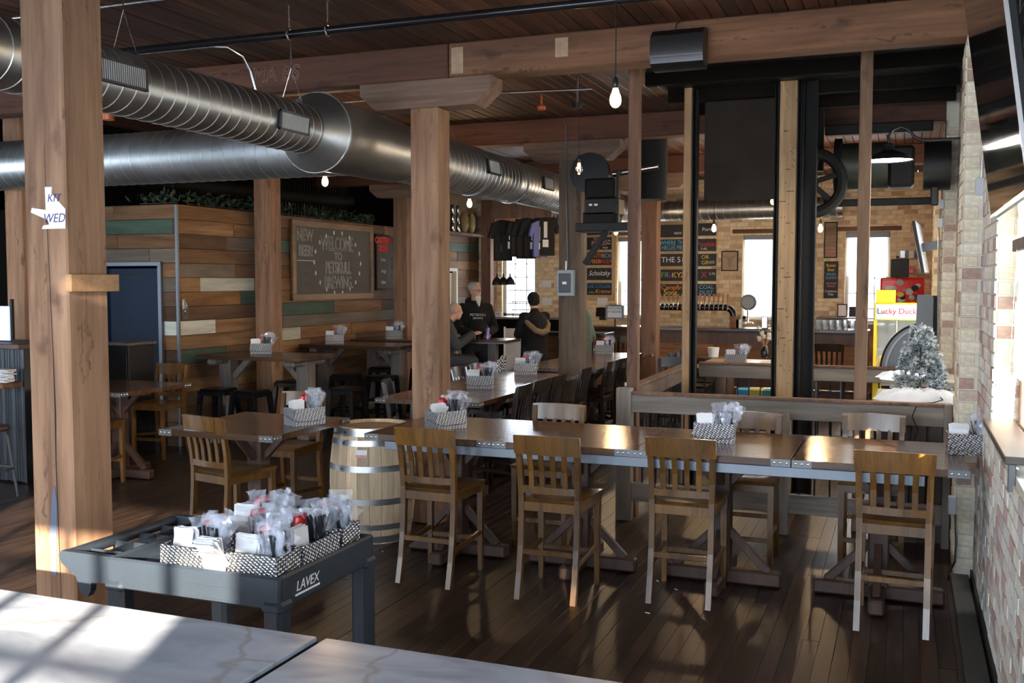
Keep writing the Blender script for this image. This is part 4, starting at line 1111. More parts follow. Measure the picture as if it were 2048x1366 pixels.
# ------------------------------------------------------------------ furniture
TZ = .91
def make_table(name='square_table', L_=.945, W_=1.0):
    """square counter table; origin on the floor under its centre"""
    t = thing(name, 'x', 'table')
    nb = 7
    for k in range(nb):
        part('top_board', MB().box((0, -W_ / 2 + W_ * (k + .5) / nb, TZ - .021), (L_ - .006, W_ / nb - .0012, .042), .0012), M_TABLE, t)
    cr = MB(); rv = MB()
    br = MB()
    for sx in (-1, 1):
        for sy in (-1, 1):
            br = part('corner_bracket', MB().box((sx * (L_ / 2 - .055), sy * (W_ / 2 + .0015), TZ - .021), (.11, .004, .043)).box((sx * (L_ / 2 - .0005), sy * (W_ / 2 - .055), TZ - .021), (.004, .11, .043)), M_STEEL, t)
            rv = MB()
            for k in range(3):
                rv.sph((sx * (L_ / 2 - .02 - .035 * k), sy * (W_ / 2 + .004), TZ - .020), .0075, 8, 6, (1, .6, 1))
                rv.sph((sx * (L_ / 2 + .0015), sy * (W_ / 2 - .02 - .035 * k), TZ - .020), .0075, 8, 6, (.6, 1, 1))
            part('rivets', rv, M_RIVET, br, True)
    part('column', MB().box((0, 0, .47), (.12, .12, .78), .006), M_PED, t)
    for sx, sy in ((1, 0), (-1, 0), (0, 1), (0, -1)):
        part('brace', MB().bar((sx * .05, sy * .05, .66), (sx * .24, sy * .24, .85), .045, .05, .004), M_PED, t)
        part('foot', MB().box((sx * .20, sy * .20, .05), (.36 if sx else .09, .36 if sy else .09, .09), .012), M_PED, t)
        part('foot_brace', MB().bar((sx * .05, sy * .05, .34), (sx * .30, sy * .30, .09), .045, .05, .004), M_PED, t)
    part('cleat', MB().box((0, 0, TZ - .06), (.70, .10, .036), .004).box((0, 0, TZ - .058), (.10, .70, .03), .004), M_PED, t)
    return t
TB = make_table()
TG1 = 'square tables joined into the long front table'
xs = (-2.957, -2.025, -1.08, -.125)
names = ['square wooden table at the barrel end of the long front table', 'square table of the front row with the steel caddy gap, second from the barrel', 'square table of the front row under the napkin caddy', 'square table of the front row ending at the brick wall']
for i, x in enumerate(xs):
    if i == 0:
        TB.location = (x, 6.485, 0); TB['label'] = names[0]; TB['group'] = TG1
    else: dup(TB, (x, 6.485, 0), 0, names[i], TG1)
rail = thing('steel_rail', 'blue grey steel rail fixed under the front edge of the long table', 'rail', (-1.55, 6.0, TZ - .075))
part('rail_tube', MB().box((-.03, .01, 0), (3.40, .03, .06), .003), M_RAILSTEEL, rail)
TG2 = 'square tables in the row running to the bar'
for i, y in enumerate((8.31, 9.265, 10.22, 11.75, 12.705, 13.66)):
    dup(TB, (-3.88 if i < 3 else -3.86, y, 0), R(90), ['nearest square table of the row running to the bar', 'second square table of the row, between two chairs', 'third square table of the row, just before the grey post', 'square table just beyond the grey post', 'square table beyond the grey post with the far caddy row', 'farthest square table of the row near the register'][i], TG2)
dup(TB, (-4.40, 6.13, 0), R(0), 'small square table standing alone left of the barrel')
dup(TB, (-7.25, 7.82, 0), 0, 'dark square table behind the left post')

# ------------------------------------------------------------------ chairs
def make_chair(name, mt):
    t = thing(name, 'x', 'chair')
    SZ = .62
    # seat with a shallow saddle
    n = 8; vs = []; fs = []
    for j in range(n + 1):
        for i in range(n + 1):
            u = -1 + 2 * i / n; v = -1 + 2 * j / n
            w_ = .205 + .012 * (v + 1) / 2
            x = u * w_; y = .01 + v * .205 - .018 * (1 - u * u) * (v < 0) * 0
            dish = .016 * max(0, 1 - (u * 1.15) ** 2) * max(0, 1 - ((v + .2) * 1.1) ** 2)
            edge = .006 if max(abs(u), abs(v)) > .99 else 0
            vs.append((x, y, SZ - dish - edge))
    m = (n + 1) ** 2
    vs += [(v[0] * .97, v[1] * .97, SZ - .032) for v in vs]
    for j in range(n):
        for i in range(n):
            a = j * (n + 1) + i
            fs.append((a, a + 1, a + n + 2, a + n + 1)); fs.append((m + a, m + a + n + 1, m + a + n + 2, m + a + 1))
    rim = [i for i in range(n + 1)] + [(j + 1) * (n + 1) - 1 for j in range(1, n + 1)] + [n * (n + 1) + i for i in range(n - 1, -1, -1)] + [j * (n + 1) for j in range(n - 1, 0, -1)]
    for a, b in zip(rim, rim[1:] + rim[:1]): fs.append((a, m + a, m + b, b))
    q = MB(); q.add(vs, fs); part('seat', q, mt, t, True)
    # rear legs run up into the stiles
    prof = [(-.285, 0), (-.245, .16), (-.218, .32), (-.205, .50), (-.203, .62), (-.212, .74), (-.232, .87), (-.262, 1.0)]
    for s in (-1, 1):
        secs = []
        for (y, z) in prof:
            x = s * (.180 + .010 * (z > .6) * (z - .6) / .4)
            secs.append([(x - .017, y - .018, z), (x + .017, y - .018, z), (x + .017, y + .018, z), (x - .017, y + .018, z)])
        part('rear_leg', MB().loft(secs), mt, t)
        part('front_leg', MB().loft([[(s * .19 + a * k, .185 + b * k, z) for a, b in ((-1, -1), (1, -1), (1, 1), (-1, 1))] for z, k in ((0, .015), (.3, .018), (.59, .02))]), mt, t)
        part('side_apron', MB().bar((s * .184, -.19, .565), (s * .19, .17, .565), .02, .055, .002), mt, t)
        part('side_stretcher', MB().bar((s * .182, -.225, .22), (s * .19, .18, .26), .018, .032, .003), mt, t)
    part('rear_apron', MB().box((0, -.205, .565), (.345, .022, .058), .002), mt, t)
    part('front_apron', MB().box((0, .188, .565), (.36, .02, .055), .002), mt, t)
    part('rear_stretcher', MB().box((0, -.228, .285), (.345, .018, .034), .003), mt, t)
    part('front_stretcher', MB().box((0, .185, .215), (.36, .018, .034), .003), mt, t)
    # curved crest rail
    secs = []
    for k in range(9):
        u = -1 + 2 * k / 8; x = u * .212; yb = -.262 - .024 * (1 - u * u)
        zt = 1.018 - .006 * u * u; zb = .897
        secs.append([(x, yb + .024, zb), (x, yb + .006, zt), (x, yb - .016, zt), (x, yb + .002, zb)])
    part('crest_rail', MB().loft(secs), mt, t, True)
    part('lower_back_rail', MB().loft([[(u * .175, -.213 - .016 * (1 - u * u) + a, .672 + b) for a, b in ((.010, -.022), (.010, .022), (-.010, .022), (-.010, -.022))] for u in (-1, -.5, 0, .5, 1)]), mt, t, True)
    for k in range(4):
        x = -.108 + .072 * k; u = x / .2
        y0 = -.213 - .016 * (1 - u * u); y1 = -.252 - .022 * (1 - u * u)
        part('slat', MB().loft([[(x - .016, y0 - .006, .68), (x + .016, y0 - .006, .68), (x + .016, y0 + .006, .68), (x - .016, y0 + .006, .68)], [(x - .016, (y0 + y1) / 2 + .004, .79), (x + .016, (y0 + y1) / 2 + .004, .79), (x + .016, (y0 + y1) / 2 + .016, .79), (x - .016, (y0 + y1) / 2 + .016, .79)], [(x * 1.04 - .016, y1 - .002, .91), (x * 1.04 + .016, y1 - .002, .91), (x * 1.04 + .016, y1 + .010, .91), (x * 1.04 - .016, y1 + .010, .91)]]), mt, t)
    return t
CH = make_chair('counter_chair', M_CHAIR)
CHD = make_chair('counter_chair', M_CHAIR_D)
used = [False, False]
def chair(x, y, deg, label, dark=False, group=None):
    src = CHD if dark else CH
    if not used[dark]:
        used[dark] = True
        src.location = (x, y, 0); src.rotation_euler = (0, 0, R(deg)); src['label'] = label
        if group: src['group'] = group
        return src
    return dup(src, (x, y, 0), R(deg), label, group)
G = 'counter chairs along the near side of the long table'
chair(-2.835, 5.98, -1.5, 'slatted wooden counter chair nearest the barrel at the long table', group=G)
chair(-2.005, 5.95, 0, 'slatted counter chair at the long table, second from the barrel', group=G)
chair(-1.235, 6.17, 0, 'slatted counter chair before the napkin caddy, back to camera', group=G)
chair(-.03, 6.12, -2, 'slatted counter chair at the right end of the long table near the brick wall', group=G)
G = 'counter chairs on the far side of the long table'
chair(-2.44, 6.95, 180, 'counter chair facing us beyond the long table, left of the railing post', group=G)
chair(-1.00, 6.98, 180, 'counter chair facing us across the long table behind the napkin caddy', group=G)
chair(-.19, 7.20, 181, 'counter chair facing us across the long table below the small tree', group=G)
G = 'chairs around the small square table'
chair(-4.47, 5.93, -13, 'slatted counter chair at the near side of the small square table', group=G)
chair(-4.72, 6.96, 180, 'counter chair behind the small square table, pale back rail', group=G)
G = 'chairs on the right side of the row running to the bar'
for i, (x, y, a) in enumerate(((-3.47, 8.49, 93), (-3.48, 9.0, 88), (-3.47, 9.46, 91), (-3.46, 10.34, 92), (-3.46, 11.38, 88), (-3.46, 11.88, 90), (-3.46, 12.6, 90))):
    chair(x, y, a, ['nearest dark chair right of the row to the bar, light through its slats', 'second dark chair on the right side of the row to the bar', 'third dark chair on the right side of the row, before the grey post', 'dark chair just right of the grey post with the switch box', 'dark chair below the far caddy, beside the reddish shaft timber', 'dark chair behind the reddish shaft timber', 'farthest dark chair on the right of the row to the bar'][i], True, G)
G = 'chairs on the left side of the row running to the bar'
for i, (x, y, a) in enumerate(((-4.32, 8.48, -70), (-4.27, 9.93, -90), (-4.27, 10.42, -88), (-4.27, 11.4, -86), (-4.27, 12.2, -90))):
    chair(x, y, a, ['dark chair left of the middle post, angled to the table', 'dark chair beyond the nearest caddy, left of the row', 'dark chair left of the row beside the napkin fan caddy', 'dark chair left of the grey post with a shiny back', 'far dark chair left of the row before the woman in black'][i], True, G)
chair(-7.70, 8.90, 184, 'dim counter chair before the navy door', group='chairs at the dark table')
chair(-7.22, 7.42, 2, 'dim counter chair seen beside the left post', group='chairs at the dark table')
chair(-2.55, 12.9, -90, 'dark chair left of the table beyond the shaft', True, 'chairs beyond the shaft')
chair(-2.60, 13.5, -90, 'dark chair behind another beyond the shaft', True, 'chairs beyond the shaft')
chair(-1.05, 15.9, 0, 'dark chair pulled up to the far bar behind the shaft timber', True, 'chairs at the far bar')
chair(-2.62, 11.9, 180, 'dark chair behind the left shaft railing', True, 'chairs beyond the shaft')
chair(-4.35, 16.3, 180, 'slatted chair by the far column under the hop signs', True, 'chairs beyond the shaft')
# table beyond the shaft
bt = thing('square_table', 'pale topped table beyond the shaft with a caddy', 'table', (-1.92, 13.05, 0))
part('table_top', MB().box((0, 0, .885), (1.0, 1.1, .045), .004), wood('pale_oak', (.36, .22, .10), (.58, .40, .20), 'Y', 9, .3, .05), bt)
part('column', MB().box((0, 0, .43), (.12, .12, .86)), M_PED, bt); part('base', MB().box((0, 0, .04), (.7, .1, .08)).box((0, 0, .04), (.1, .7, .08)), M_PED, bt); part('apron', MB().box((0, -.52, .84), (.96, .02, .05)), M_RAILSTEEL, bt)
# ------------------------------------------------------------------ high tables by the plank wall and their stools
def high_table(x0, x1, y, label, w_=.80):
    t = thing('high_table', label, 'table', ((x0 + x1) / 2, y, 0), 0, 'high tables at the plank wall'); L_ = x1 - x0
    for k in range(5): part('top_board', MB().box((0, -w_ / 2 + w_ * (k + .5) / 5, 1.045), (L_, w_ / 5 - .003, .045), .003), wood_high, t)
    for s in (-1, 1):
        part('leg', MB().box((s * (L_ / 2 - .18), 0, .51), (.16, .17, 1.02), .006), M_GREYWOOD, t)
        part('corbel', MB().box((s * (L_ / 2 - .18), 0, .985), (.12, w_ - .10, .07), .02), M_GREYWOOD, t)
        part('foot', MB().box((s * (L_ / 2 - .18), 0, .04), (.16, w_ - .15, .08), .01), M_GREYWOOD, t)
        part('brace', MB().bar((s * (L_ / 2 - .26), 0, .78), (s * (L_ / 2 - .50), 0, 1.02), .06, .07, .004), M_GREYWOOD, t)
    return t
wood_high = wood('high_table_top', (.045, .024, .015), (.13, .07, .042), 'X', 9, .22, .06, rand=.1)
high_table(-7.88, -6.42, 10.15, 'nearest high table at the plank wall with a napkin caddy')
high_table(-7.88, -6.35, 12.35, 'middle high table under the chalkboard')
high_table(-7.88, -6.30, 13.75, 'far high table right below the narrow menu board')
def make_stool():
    t = thing('metal_stool', 'x', 'stool')
    SZ_ = .70
    part('seat', MB().box((0, 0, SZ_ - .012), (.31, .31, .028), .012), M_BLACKG, t)
    part('seat_skirt', MB().box((0, .147, SZ_ - .05), (.29, .012, .05), .003).box((0, -.147, SZ_ - .05), (.29, .012, .05), .003).box((.147, 0, SZ_ - .05), (.012, .29, .05), .003).box((-.147, 0, SZ_ - .05), (.012, .29, .05), .003), M_BLACKG, t)
    for sx in (-1, 1):
        for sy in (-1, 1):
            part('leg', MB().loft([[(sx * (.195 + a * .018), sy * (.195 + b * .018), 0) for a, b in ((-1, -1), (1, -1), (1, 1), (-1, 1))], [(sx * (.14 + a * .026), sy * (.14 + b * .026), SZ_ - .02) for a, b in ((-1, -1), (1, -1), (1, 1), (-1, 1))]]), M_BLACKG, t)
    for sx, sy in ((1, 0), (-1, 0), (0, 1), (0, -1)):
        part('footrest', MB().bar((sx * .178 - sy * .17, sy * .178 - sx * .17, .22), (sx * .178 + sy * .17, sy * .178 + sx * .17, .22), .012, .025), M_BLACKG, t)
    return t
ST = make_stool(); first = True
for (x, y, a, l) in ((-7.45, 9.62, 4, 'black metal stool at the wall end of the nearest high table'), (-6.98, 9.60, -5, 'black metal stool under the nearest high table, right of the wall stool'), (-7.2, 10.75, 8, 'black metal stool on the far side of the nearest high table'),
                     (-6.10, 10.25, 0, 'black metal stool with pale rim at the end of the nearest high table'), (-7.0, 11.75, 3, 'black metal stool before the middle high table'), (-6.45, 11.72, -4, 'black metal stool near the end of the middle high table'), (-7.1, 12.95, 6, 'black metal stool behind the middle high table'),
                     (-6.05, 12.3, 10, 'black metal stool at the aisle end of the middle high table'), (-6.5, 13.15, -6, 'black metal stool left of the seated man'), (-5.35, 12.35, 15, 'black metal stool behind the chair by the middle post'), (-5.15, 13.3, 5, 'black stool with shiny seat right of the seated man')):
    if first: ST.location = (x, y, 0); ST.rotation_euler = (0, 0, R(a)); ST['label'] = l; ST['group'] = 'black metal stools'; first = False
    else: dup(ST, (x, y, 0), R(a), l, 'black metal stools')

# ------------------------------------------------------------------ caddies and their contents
def make_caddy(w_=.25, d_=.155, h_=.125):
    t = thing('table_caddy', 'x', 'caddy'); k = .004
    part('front_panel', MB().box((0, -d_ / 2, h_ / 2), (w_, k, h_)), M_TREAD, t); part('back_panel', MB().box((0, d_ / 2, h_ / 2), (w_, k, h_)), M_TREAD, t)
    for s in (-1, 1): part('side_panel', MB().box((s * w_ / 2, 0, h_ / 2), (k, d_, h_)), M_TREAD, t)
    part('base', MB().box((0, 0, .004), (w_, d_, .006)), M_TREAD, t)
    part('divider', MB().box((.02, 0, h_ / 2 - .01), (k, d_ - .006, h_ - .02)), M_STEEL, t)
    part('wire_handle', MB().tube([(-w_ / 2 - .006, d_ * .3, h_ * .55), (-w_ / 2 - .015, -d_ * .45, h_ * .38), (-w_ * .35, -d_ / 2 - .014, h_ * .24), (w_ * .35, -d_ / 2 - .014, h_ * .24), (w_ / 2 + .015, -d_ * .45, h_ * .38), (w_ / 2 + .006, d_ * .3, h_ * .55)], .0025, 6), M_CHROME, t, True)
    return t
CAD = make_caddy(); cad_used = [False]
def napkin_mesh(seed, n=12, spread=.5):
    r = random.Random(seed); mb = MB()
    for k in range(n):
        a = (-.5 + k / (n - 1)) * spread; 
        M = Matrix.Translation((r.uniform(-.006, .006), -.03 + .06 * k / (n - 1), .07)) @ Matrix.Rotation(a + r.uniform(-.06, .06), 4, 'X') @ Matrix.Rotation(r.uniform(-.12, .12), 4, 'Y')
        mb.box(M @ Vector((0, 0, .045)), (.095, .0022, .13), M=M.to_3x3().to_4x4())
    return mb.mesh('napkin_stack', M_NAPKIN)
NAPM = [napkin_mesh(1, 12, .35), napkin_mesh(2, 14, 1.4), napkin_mesh(3, 10, .8)]
def film_mesh(seed, r0=.05):
    r = random.Random(seed); mb = MB()
    for k in range(9):      # crumpled strips of cellophane standing up out of the bundle
        a = r.uniform(0, 2 * PI); b0 = Vector((math.cos(a) * r0 * r.uniform(.1, .7), math.sin(a) * r0 * r.uniform(.1, .7), -.05)); d = Vector((math.cos(a) * r.uniform(.2, 1), math.sin(a) * r.uniform(.2, 1), r.uniform(1.2, 2.4))).normalized()
        sd = d.cross(Vector((r.gauss(0, 1), r.gauss(0, 1), r.gauss(0, 1)))).normalized(); nr = d.cross(sd); L_ = r.uniform(.11, .17); vs = []; nu, nv = 5, 7
        for j in range(nv + 1):
            for i in range(nu + 1):
                w_ = .035 * (1 + .5 * j / nv); vs.append(b0 + d * L_ * j / nv + sd * w_ * (-1 + 2 * i / nu) + nr * r.gauss(0, .009) + sd * r.gauss(0, .004))
        mb.add(vs, [(j * (nu + 1) + i, j * (nu + 1) + i + 1, (j + 1) * (nu + 1) + i + 1, (j + 1) * (nu + 1) + i) for j in range(nv) for i in range(nu)])
    return mb.mesh('film', M_FILM)
FILM = [film_mesh(s) for s in (1, 2, 3)]
def cut_mesh(seed):
    r = random.Random(seed); mb = MB()
    for k in range(22):
        a = r.uniform(0, 2 * PI); q = r.uniform(.0, .04); p = Vector((q * math.cos(a), q * math.sin(a), -.07)); e = p + Vector((r.uniform(-.03, .03), r.uniform(-.03, .03), .135))
        mb.bar(p, e, .011, .004)
    return mb.mesh('cutlery', M_CUT)
CUTM = [cut_mesh(5), cut_mesh(6)]
KET = MB().lathe([(.0, .0), (.018, .0), (.020, .02), (.024, .03), (.028, .06), (.028, .11), (.024, .128), (.012, .135), (0, .135)], 18, sx=1.15, sy=.75).mesh('bottle', M_RED, True)
KLAB = MB().box((0, -.0215, .08), (.032, .002, .035)).mesh('bottle_label', M_CUT)
KCAP = MB().lathe([(.0, -.012), (.016, -.012), (.018, .004), (.0, .004)], 14).mesh('cap', M_WHITE)
def local(p, rz, q): return Vector(p) + Matrix.Rotation(rz, 3, 'Z') @ Vector(q)
def napkins(p, rz, where, kind=0, off=(-.06, 0, .0), tilt=0):
    o = link('napkin_stack', NAPM[kind], None, local(p, rz, off), (tilt, 0, rz + PI / 2 * 0)); return tag(o, 'white paper napkins ' + where, 'napkins', 'napkins in the caddies')
def cutlery(p, rz, where, kind=0, off=(.07, 0, .10), s=1.0):
    t = thing('cutlery_bag', 'plastic wrapped black cutlery ' + where, 'cutlery', local(p, rz, off), rz + kind, 'wrapped cutlery bundles')
    link('film', FILM[kind % 3], t, (0, 0, .05), (0, 0, kind), (s, s, s)); link('cutlery', CUTM[kind % 2], t, (0, 0, .035), (0, 0, 0), (s, s, s)); return t
def ketchup(p, rz, where, off=(.0, .03, .02), flip=False):
    t = thing('ketchup_bottle', 'red squeeze ketchup bottle ' + where, 'bottle', local(p, rz, off), rz + .2, 'ketchup bottles')
    [link(n_, m_, t, (0, 0, z_), (0, 0, 0), (1.35, 1.35, 1.35)) for n_, m_, z_ in (('bottle', KET, .008), ('cap', KCAP, .012), ('bottle_label', KLAB, .012))]; return t
def caddy(x, y, z, deg, where, label, nk=0, ck=0, ket=True, full=True):
    rz = R(deg)
    if not cad_used[0]:
        cad_used[0] = True; t = CAD; t.location = (x, y, z); t.rotation_euler = (0, 0, rz); t['label'] = label; t['group'] = 'tread plate table caddies'
    else: t = dup(CAD, (x, y, z), rz, label, 'tread plate table caddies')
    if full:
        napkins((x, y, z), rz, 'in ' + where, nk); cutlery((x, y, z), rz, 'in ' + where, ck)
        if ket: ketchup((x, y, z), rz, 'in ' + where, (.0 if nk else .03, .045, .02))
    return t
W = 'the caddy before the middle post'
caddy(-3.02, 6.42, TZ, 58, W, 'tread plate caddy before the middle timber post', 1, 0)
caddy(-1.14, 6.52, TZ, 3, 'the caddy on the front row', 'tread plate caddy with upright napkins on the front row', 0, 1, ket=False)
t = caddy(.375, 6.60, TZ + .002, 4, 'the caddy at the wall', 'tread plate caddy at the wall end of the long table', 2, 2, ket=False)
caddy(-4.06, 6.22, TZ, 62, 'the caddy left of the barrel', 'tread plate caddy on the small square table left of the barrel', 0, 1)
caddy(-3.84, 8.95, TZ, 18, 'the nearest caddy of the row to the bar', 'steel caddy on the nearest table of the row to the bar', 2, 0)
caddy(-3.95, 10.50, TZ, 20, 'the caddy left of the grey post', 'steel caddy with a napkin fan left of the grey post', 1, 1)
caddy(-4.02, 13.9, TZ, 10, 'the far caddy of the row', 'steel caddy far along the row below the order sign', 2, 2)
caddy(-7.30, 10.25, 1.068, 35, 'the caddy on the nearest high table', 'steel caddy on the nearest high table', 0, 0)
caddy(-7.52, 12.3, 1.068, 35, 'the caddy under the chalkboard', 'steel caddy on the high table under the chalkboard', 2, 1)
caddy(-7.35, 13.75, 1.068, 35, 'the caddy on the far high table', 'steel caddy on the far high table', 0, 2, ket=False)
caddy(-1.98, 12.75, .908, 3, 'the caddy beyond the shaft', 'steel caddy on the pale table beyond the shaft', 0, 1)
a = at(228, 745, z=TZ); caddy(a.x - .05, a.y, TZ, 20, 'the caddy half hidden by the left post', 'caddy half hidden behind the left post', 0, 0, ket=False)

# ------------------------------------------------------------------ oak barrel
BX, BY, BH = -3.77, 6.70, .865
bar_ = thing('oak_barrel', 'pale oak barrel with six steel hoops beside the long table', 'barrel', (BX, BY, 0))
def br(z): u = (z / BH - .5) * 2; return .325 - .047 * u * u
NS = 22
for k in range(NS):
    a0 = 2 * PI * k / NS + .004; a1 = 2 * PI * (k + 1) / NS - .004; secs = []
    for i in range(11):
        z = BH * i / 10; r = br(z); ri = r - .024
        secs.append([(r * math.cos(a), r * math.sin(a), z) for a in (a0, (a0 + a1) / 2, a1)] + [(ri * math.cos(a), ri * math.sin(a), z) for a in (a1, a0)])
    part('stave', MB().loft(secs), M_OAK, bar_)
part('barrel_head', MB().tube([(0, 0, BH - .045), (0, 0, BH - .025)], br(BH) - .02, 40), M_HEADOAK, bar_)
part('barrel_bottom', MB().tube([(0, 0, .03), (0, 0, .05)], br(0) - .02, 40), M_HEADOAK, bar_)
for (z0, z1) in ((.805, .862), (.735, .777), (.545, .590), (.300, .345), (.110, .152), (.012, .062)):
    mb = MB().lathe([(br(z0) + .001, z0), (br(z0) + .004, z0), (br(z1) + .004, z1), (br(z1) + .001, z1)], 56, cap=False); hp = part('hoop', mb, M_HOOP, bar_, True)
    a = -PI / 2 - .25; part('hoop_rivet', MB().sph(((br(z0) + .005) * math.cos(a), (br(z0) + .005) * math.sin(a), (z0 + z1) / 2), .006, 8, 6), M_BLACK, hp)
a = -PI / 2 + .25; rr = br(.68) + .004
lb = part('label_card', MB().box((rr * math.cos(a), rr * math.sin(a), .685), (.085, .003, .055), rz=a + PI / 2), M_WHITE, bar_)
part('label_print', MB().box(((rr + .002) * math.cos(a), (rr + .002) * math.sin(a), .667), (.083, .002, .016), rz=a + PI / 2), M_COLS['pink'], lb)
a = -PI / 2 - .75; rr = br(.83) + .006
part('white_sticker', MB().box((rr * math.cos(a), rr * math.sin(a), .835), (.05, .002, .03), rz=a + PI / 2), M_WHITE, bar_)

# ------------------------------------------------------------------ utility cart
CZ = .85; x0, x1, y0, y1 = -2.95, -2.135, 3.09, 3.80
xc, yc, cw, cd = (x0 + x1) / 2, (y0 + y1) / 2, x1 - x0, y1 - y0
cart = thing('utility_cart', 'dark blue grey plastic utility cart full of condiment caddies', 'cart', (xc, yc, 0))
def tray(zt, hgt, name):
    part(name, MB().box((0, 0, zt - hgt * .55), (cw - .02, cd - .02, .02), .004), M_CART, cart)
    for s in (-1, 1):
        part(name + '_wall', MB().box((0, s * (cd / 2 - .011), zt - hgt / 2), (cw, .024, hgt), .008), M_CART, cart)
        part(name + '_wall', MB().box((s * (cw / 2 - .011), 0, zt - hgt / 2), (.024, cd - .03, hgt), .008), M_CART, cart)
tray(CZ, .125, 'tray'); tray(.30, .12, 'lower_tray')
for sx in (-1, 1):
    for sy in (-1, 1):
        lg = part('leg', MB().box((sx * (cw / 2 - .035), sy * (cd / 2 - .035), .45), (.085, .085, .62), .018).box((sx * (cw / 2 - .035), sy * (cd / 2 - .035), .735), (.095, .095, .05), .015), M_CART, cart)
        part('caster', MB().tube([(sx * (cw / 2 - .04), sy * (cd / 2 - .04) - .015, .06), (sx * (cw / 2 - .04), sy * (cd / 2 - .04) + .015, .06)], .058, 18), M_BLACK, cart, True)
        part('caster_fork', MB().box((sx * (cw / 2 - .04), sy * (cd / 2 - .04), .14), (.05, .05, .08)), M_STEEL, cart)
# sloping handle end with holders
hpoly = [(-.0, CZ), (-.245, CZ - .0), (-.26, CZ - .02), (-.245, CZ - .05), (-.17, CZ - .10), (-.145, CZ - .165), (-.11, CZ - .175), (-.095, CZ - .15), (-.09, CZ - .115), (0, CZ - .11)]
for s in (-1, 1): part('handle_cheek', MB().prism([(p[0] - cw / 2 + .004, p[1]) for p in hpoly], .03, Matrix.Translation((0, s * (cd / 2 - .02), 0))), M_CART, cart)
part('handle_shelf', MB().box((-cw / 2 - .12, 0, CZ - .085), (.22, cd - .05, .02), .004), M_CART, cart)
part('handle_grip', MB().tube([(-cw / 2 - .235, -cd / 2 + .02, CZ - .025), (-cw / 2 - .235, cd / 2 - .02, CZ - .025)], .024, 14), M_CART, cart, True)
for k in range(1, 5): part('holder_divider', MB().box((-cw / 2 - .12, -cd / 2 + cd * k / 5, CZ - .05), (.20, .008, .06), .002), M_CART, cart)
part('holder_wall', MB().box((-cw / 2 - .12, 0, CZ - .05), (.008, cd - .06, .06), .002), M_CART, cart)
part('front_recess', MB().box((.10, -cd / 2 - .0005, CZ - .085), (.26, .004, .05), .002), M_CART, cart)
text('lettering', 'LAVEX', .055, M_WHITE, cart, (cw / 2 + .0022, -.17, CZ - .062), FACE_PX, shear=.2, space=.95)
part('logo_bar', MB().box((cw / 2 + .0022, -.17, CZ - .092), (.002, .17, .008)), M_WHITE, cart)
# caddies on the cart (long double ones seen side on)
zc = CZ - .125 * .55 + .0105
spots = [(-2.585, 3.20, -3, 0, 0, 'the rear left caddy on the cart', 'left caddy of the cart along its front edge'), (-2.50, 3.44, 0, 1, 1, 'the caddy behind the front ones on the cart', 'caddy in the middle of the cart'),
         (-2.295, 3.205, -2, 2, 2, 'the front right caddy on the cart', 'front right caddy of the cart with a ketchup bottle'), (-2.24, 3.43, 88, 0, 0, 'the right caddy on the cart', 'caddy along the right side of the cart'), (-2.62, 3.64, 4, 2, 1, 'the back caddy on the cart', 'caddy at the back of the cart'), (-2.30, 3.67, 3, 1, 2, 'the back right caddy on the cart', 'caddy at the back right corner of the cart')]
for (x, y, d_, nk, ck, w_, l_) in spots: caddy(x, y, zc, d_, w_, l_, nk, ck)
napkins((-2.44, 3.20, zc + .06), 0, 'spilling over the front edge of the cart', 1, (0, -.03, -.02), .7)

# ------------------------------------------------------------------ marbled tables in the foreground
def marble_table(x0, x1, label):
    t = thing('marble_table', label, 'table', ((x0 + x1) / 2, 2.05, 0)); w_ = x1 - x0
    part('table_top', MB().box((0, 0, TZ - .008), (w_, .86, .016), .003), M_MARBLE, t)
    part('edge_band', MB().box((0, 0, TZ - .028), (w_ + .006, .866, .026), .003), M_GLASSEDGE, t)
    for sx in (-1, 1):
        for sy in (-1, 1): part('leg', MB().box((sx * (w_ / 2 - .12), sy * .34, .43), (.05, .05, .86)), M_BLACKM, t)
    part('apron', MB().box((0, 0, TZ - .07), (w_ - .2, .70, .05)), M_BLACKM, t)
marble_table(-3.30, -1.585, 'marbled table with sunlight on it at lower left')
marble_table(-1.555, -.25, 'marbled table in shade right of the dark gap')

# ------------------------------------------------------------------ flocked tree on the shelf
sh = thing('display_shelf', 'wooden shelf box inside the railing carrying snow and the tree', 'shelf', (.10, 8.55, 0))
part('shelf_top', MB().box((0, 0, 1.01), (.62, 1.15, .04), .004), M_RAIL, sh); part('side_panel', MB().box((-.29, 0, .5), (.03, 1.1, .98)), M_BLACK, sh); part('front_panel', MB().box((0, -.55, .5), (.56, .03, .98)), M_PED, sh)
sh2 = thing('display_shelf', 'higher brown shelf behind the flocked tree', 'shelf', (.12, 9.75, 0))
part('shelf_top', MB().box((0, 0, 1.06), (.62, .9, .05), .004), M_RAIL, sh2); part('side_panel', MB().box((-.29, 0, .52), (.03, .85, 1.0)), M_PED, sh2)
rnd = random.Random(11); bm = bmesh.new()
def snow(name, c, rx, ry, h, label):
    n = 36; m = 9; vs = []; fs = []
    for j in range(m + 1):
        f_ = j / m
        for k in range(n):
            a = 2 * PI * k / n; w_ = 1 + .12 * math.sin(3 * a + 1) + .07 * math.sin(7 * a)
            lump = h * (1 - f_ ** 3) * (.85 + .30 * math.sin(5 * a + 9 * f_) * f_ + .12 * math.sin(9 * a - 14 * f_))
            vs.append((rx * f_ * w_ * math.cos(a), ry * f_ * w_ * math.sin(a), max(.0, lump)))
    for j in range(m):
        for k in range(n): l = (k + 1) % n; fs.append((j * n + k, j * n + l, (j + 1) * n + l, (j + 1) * n + k))
    q = MB(); q.add(vs, fs); return tag(part(name, q, M_SNOW, smooth=True, loc=c), label, 'snow blanket')
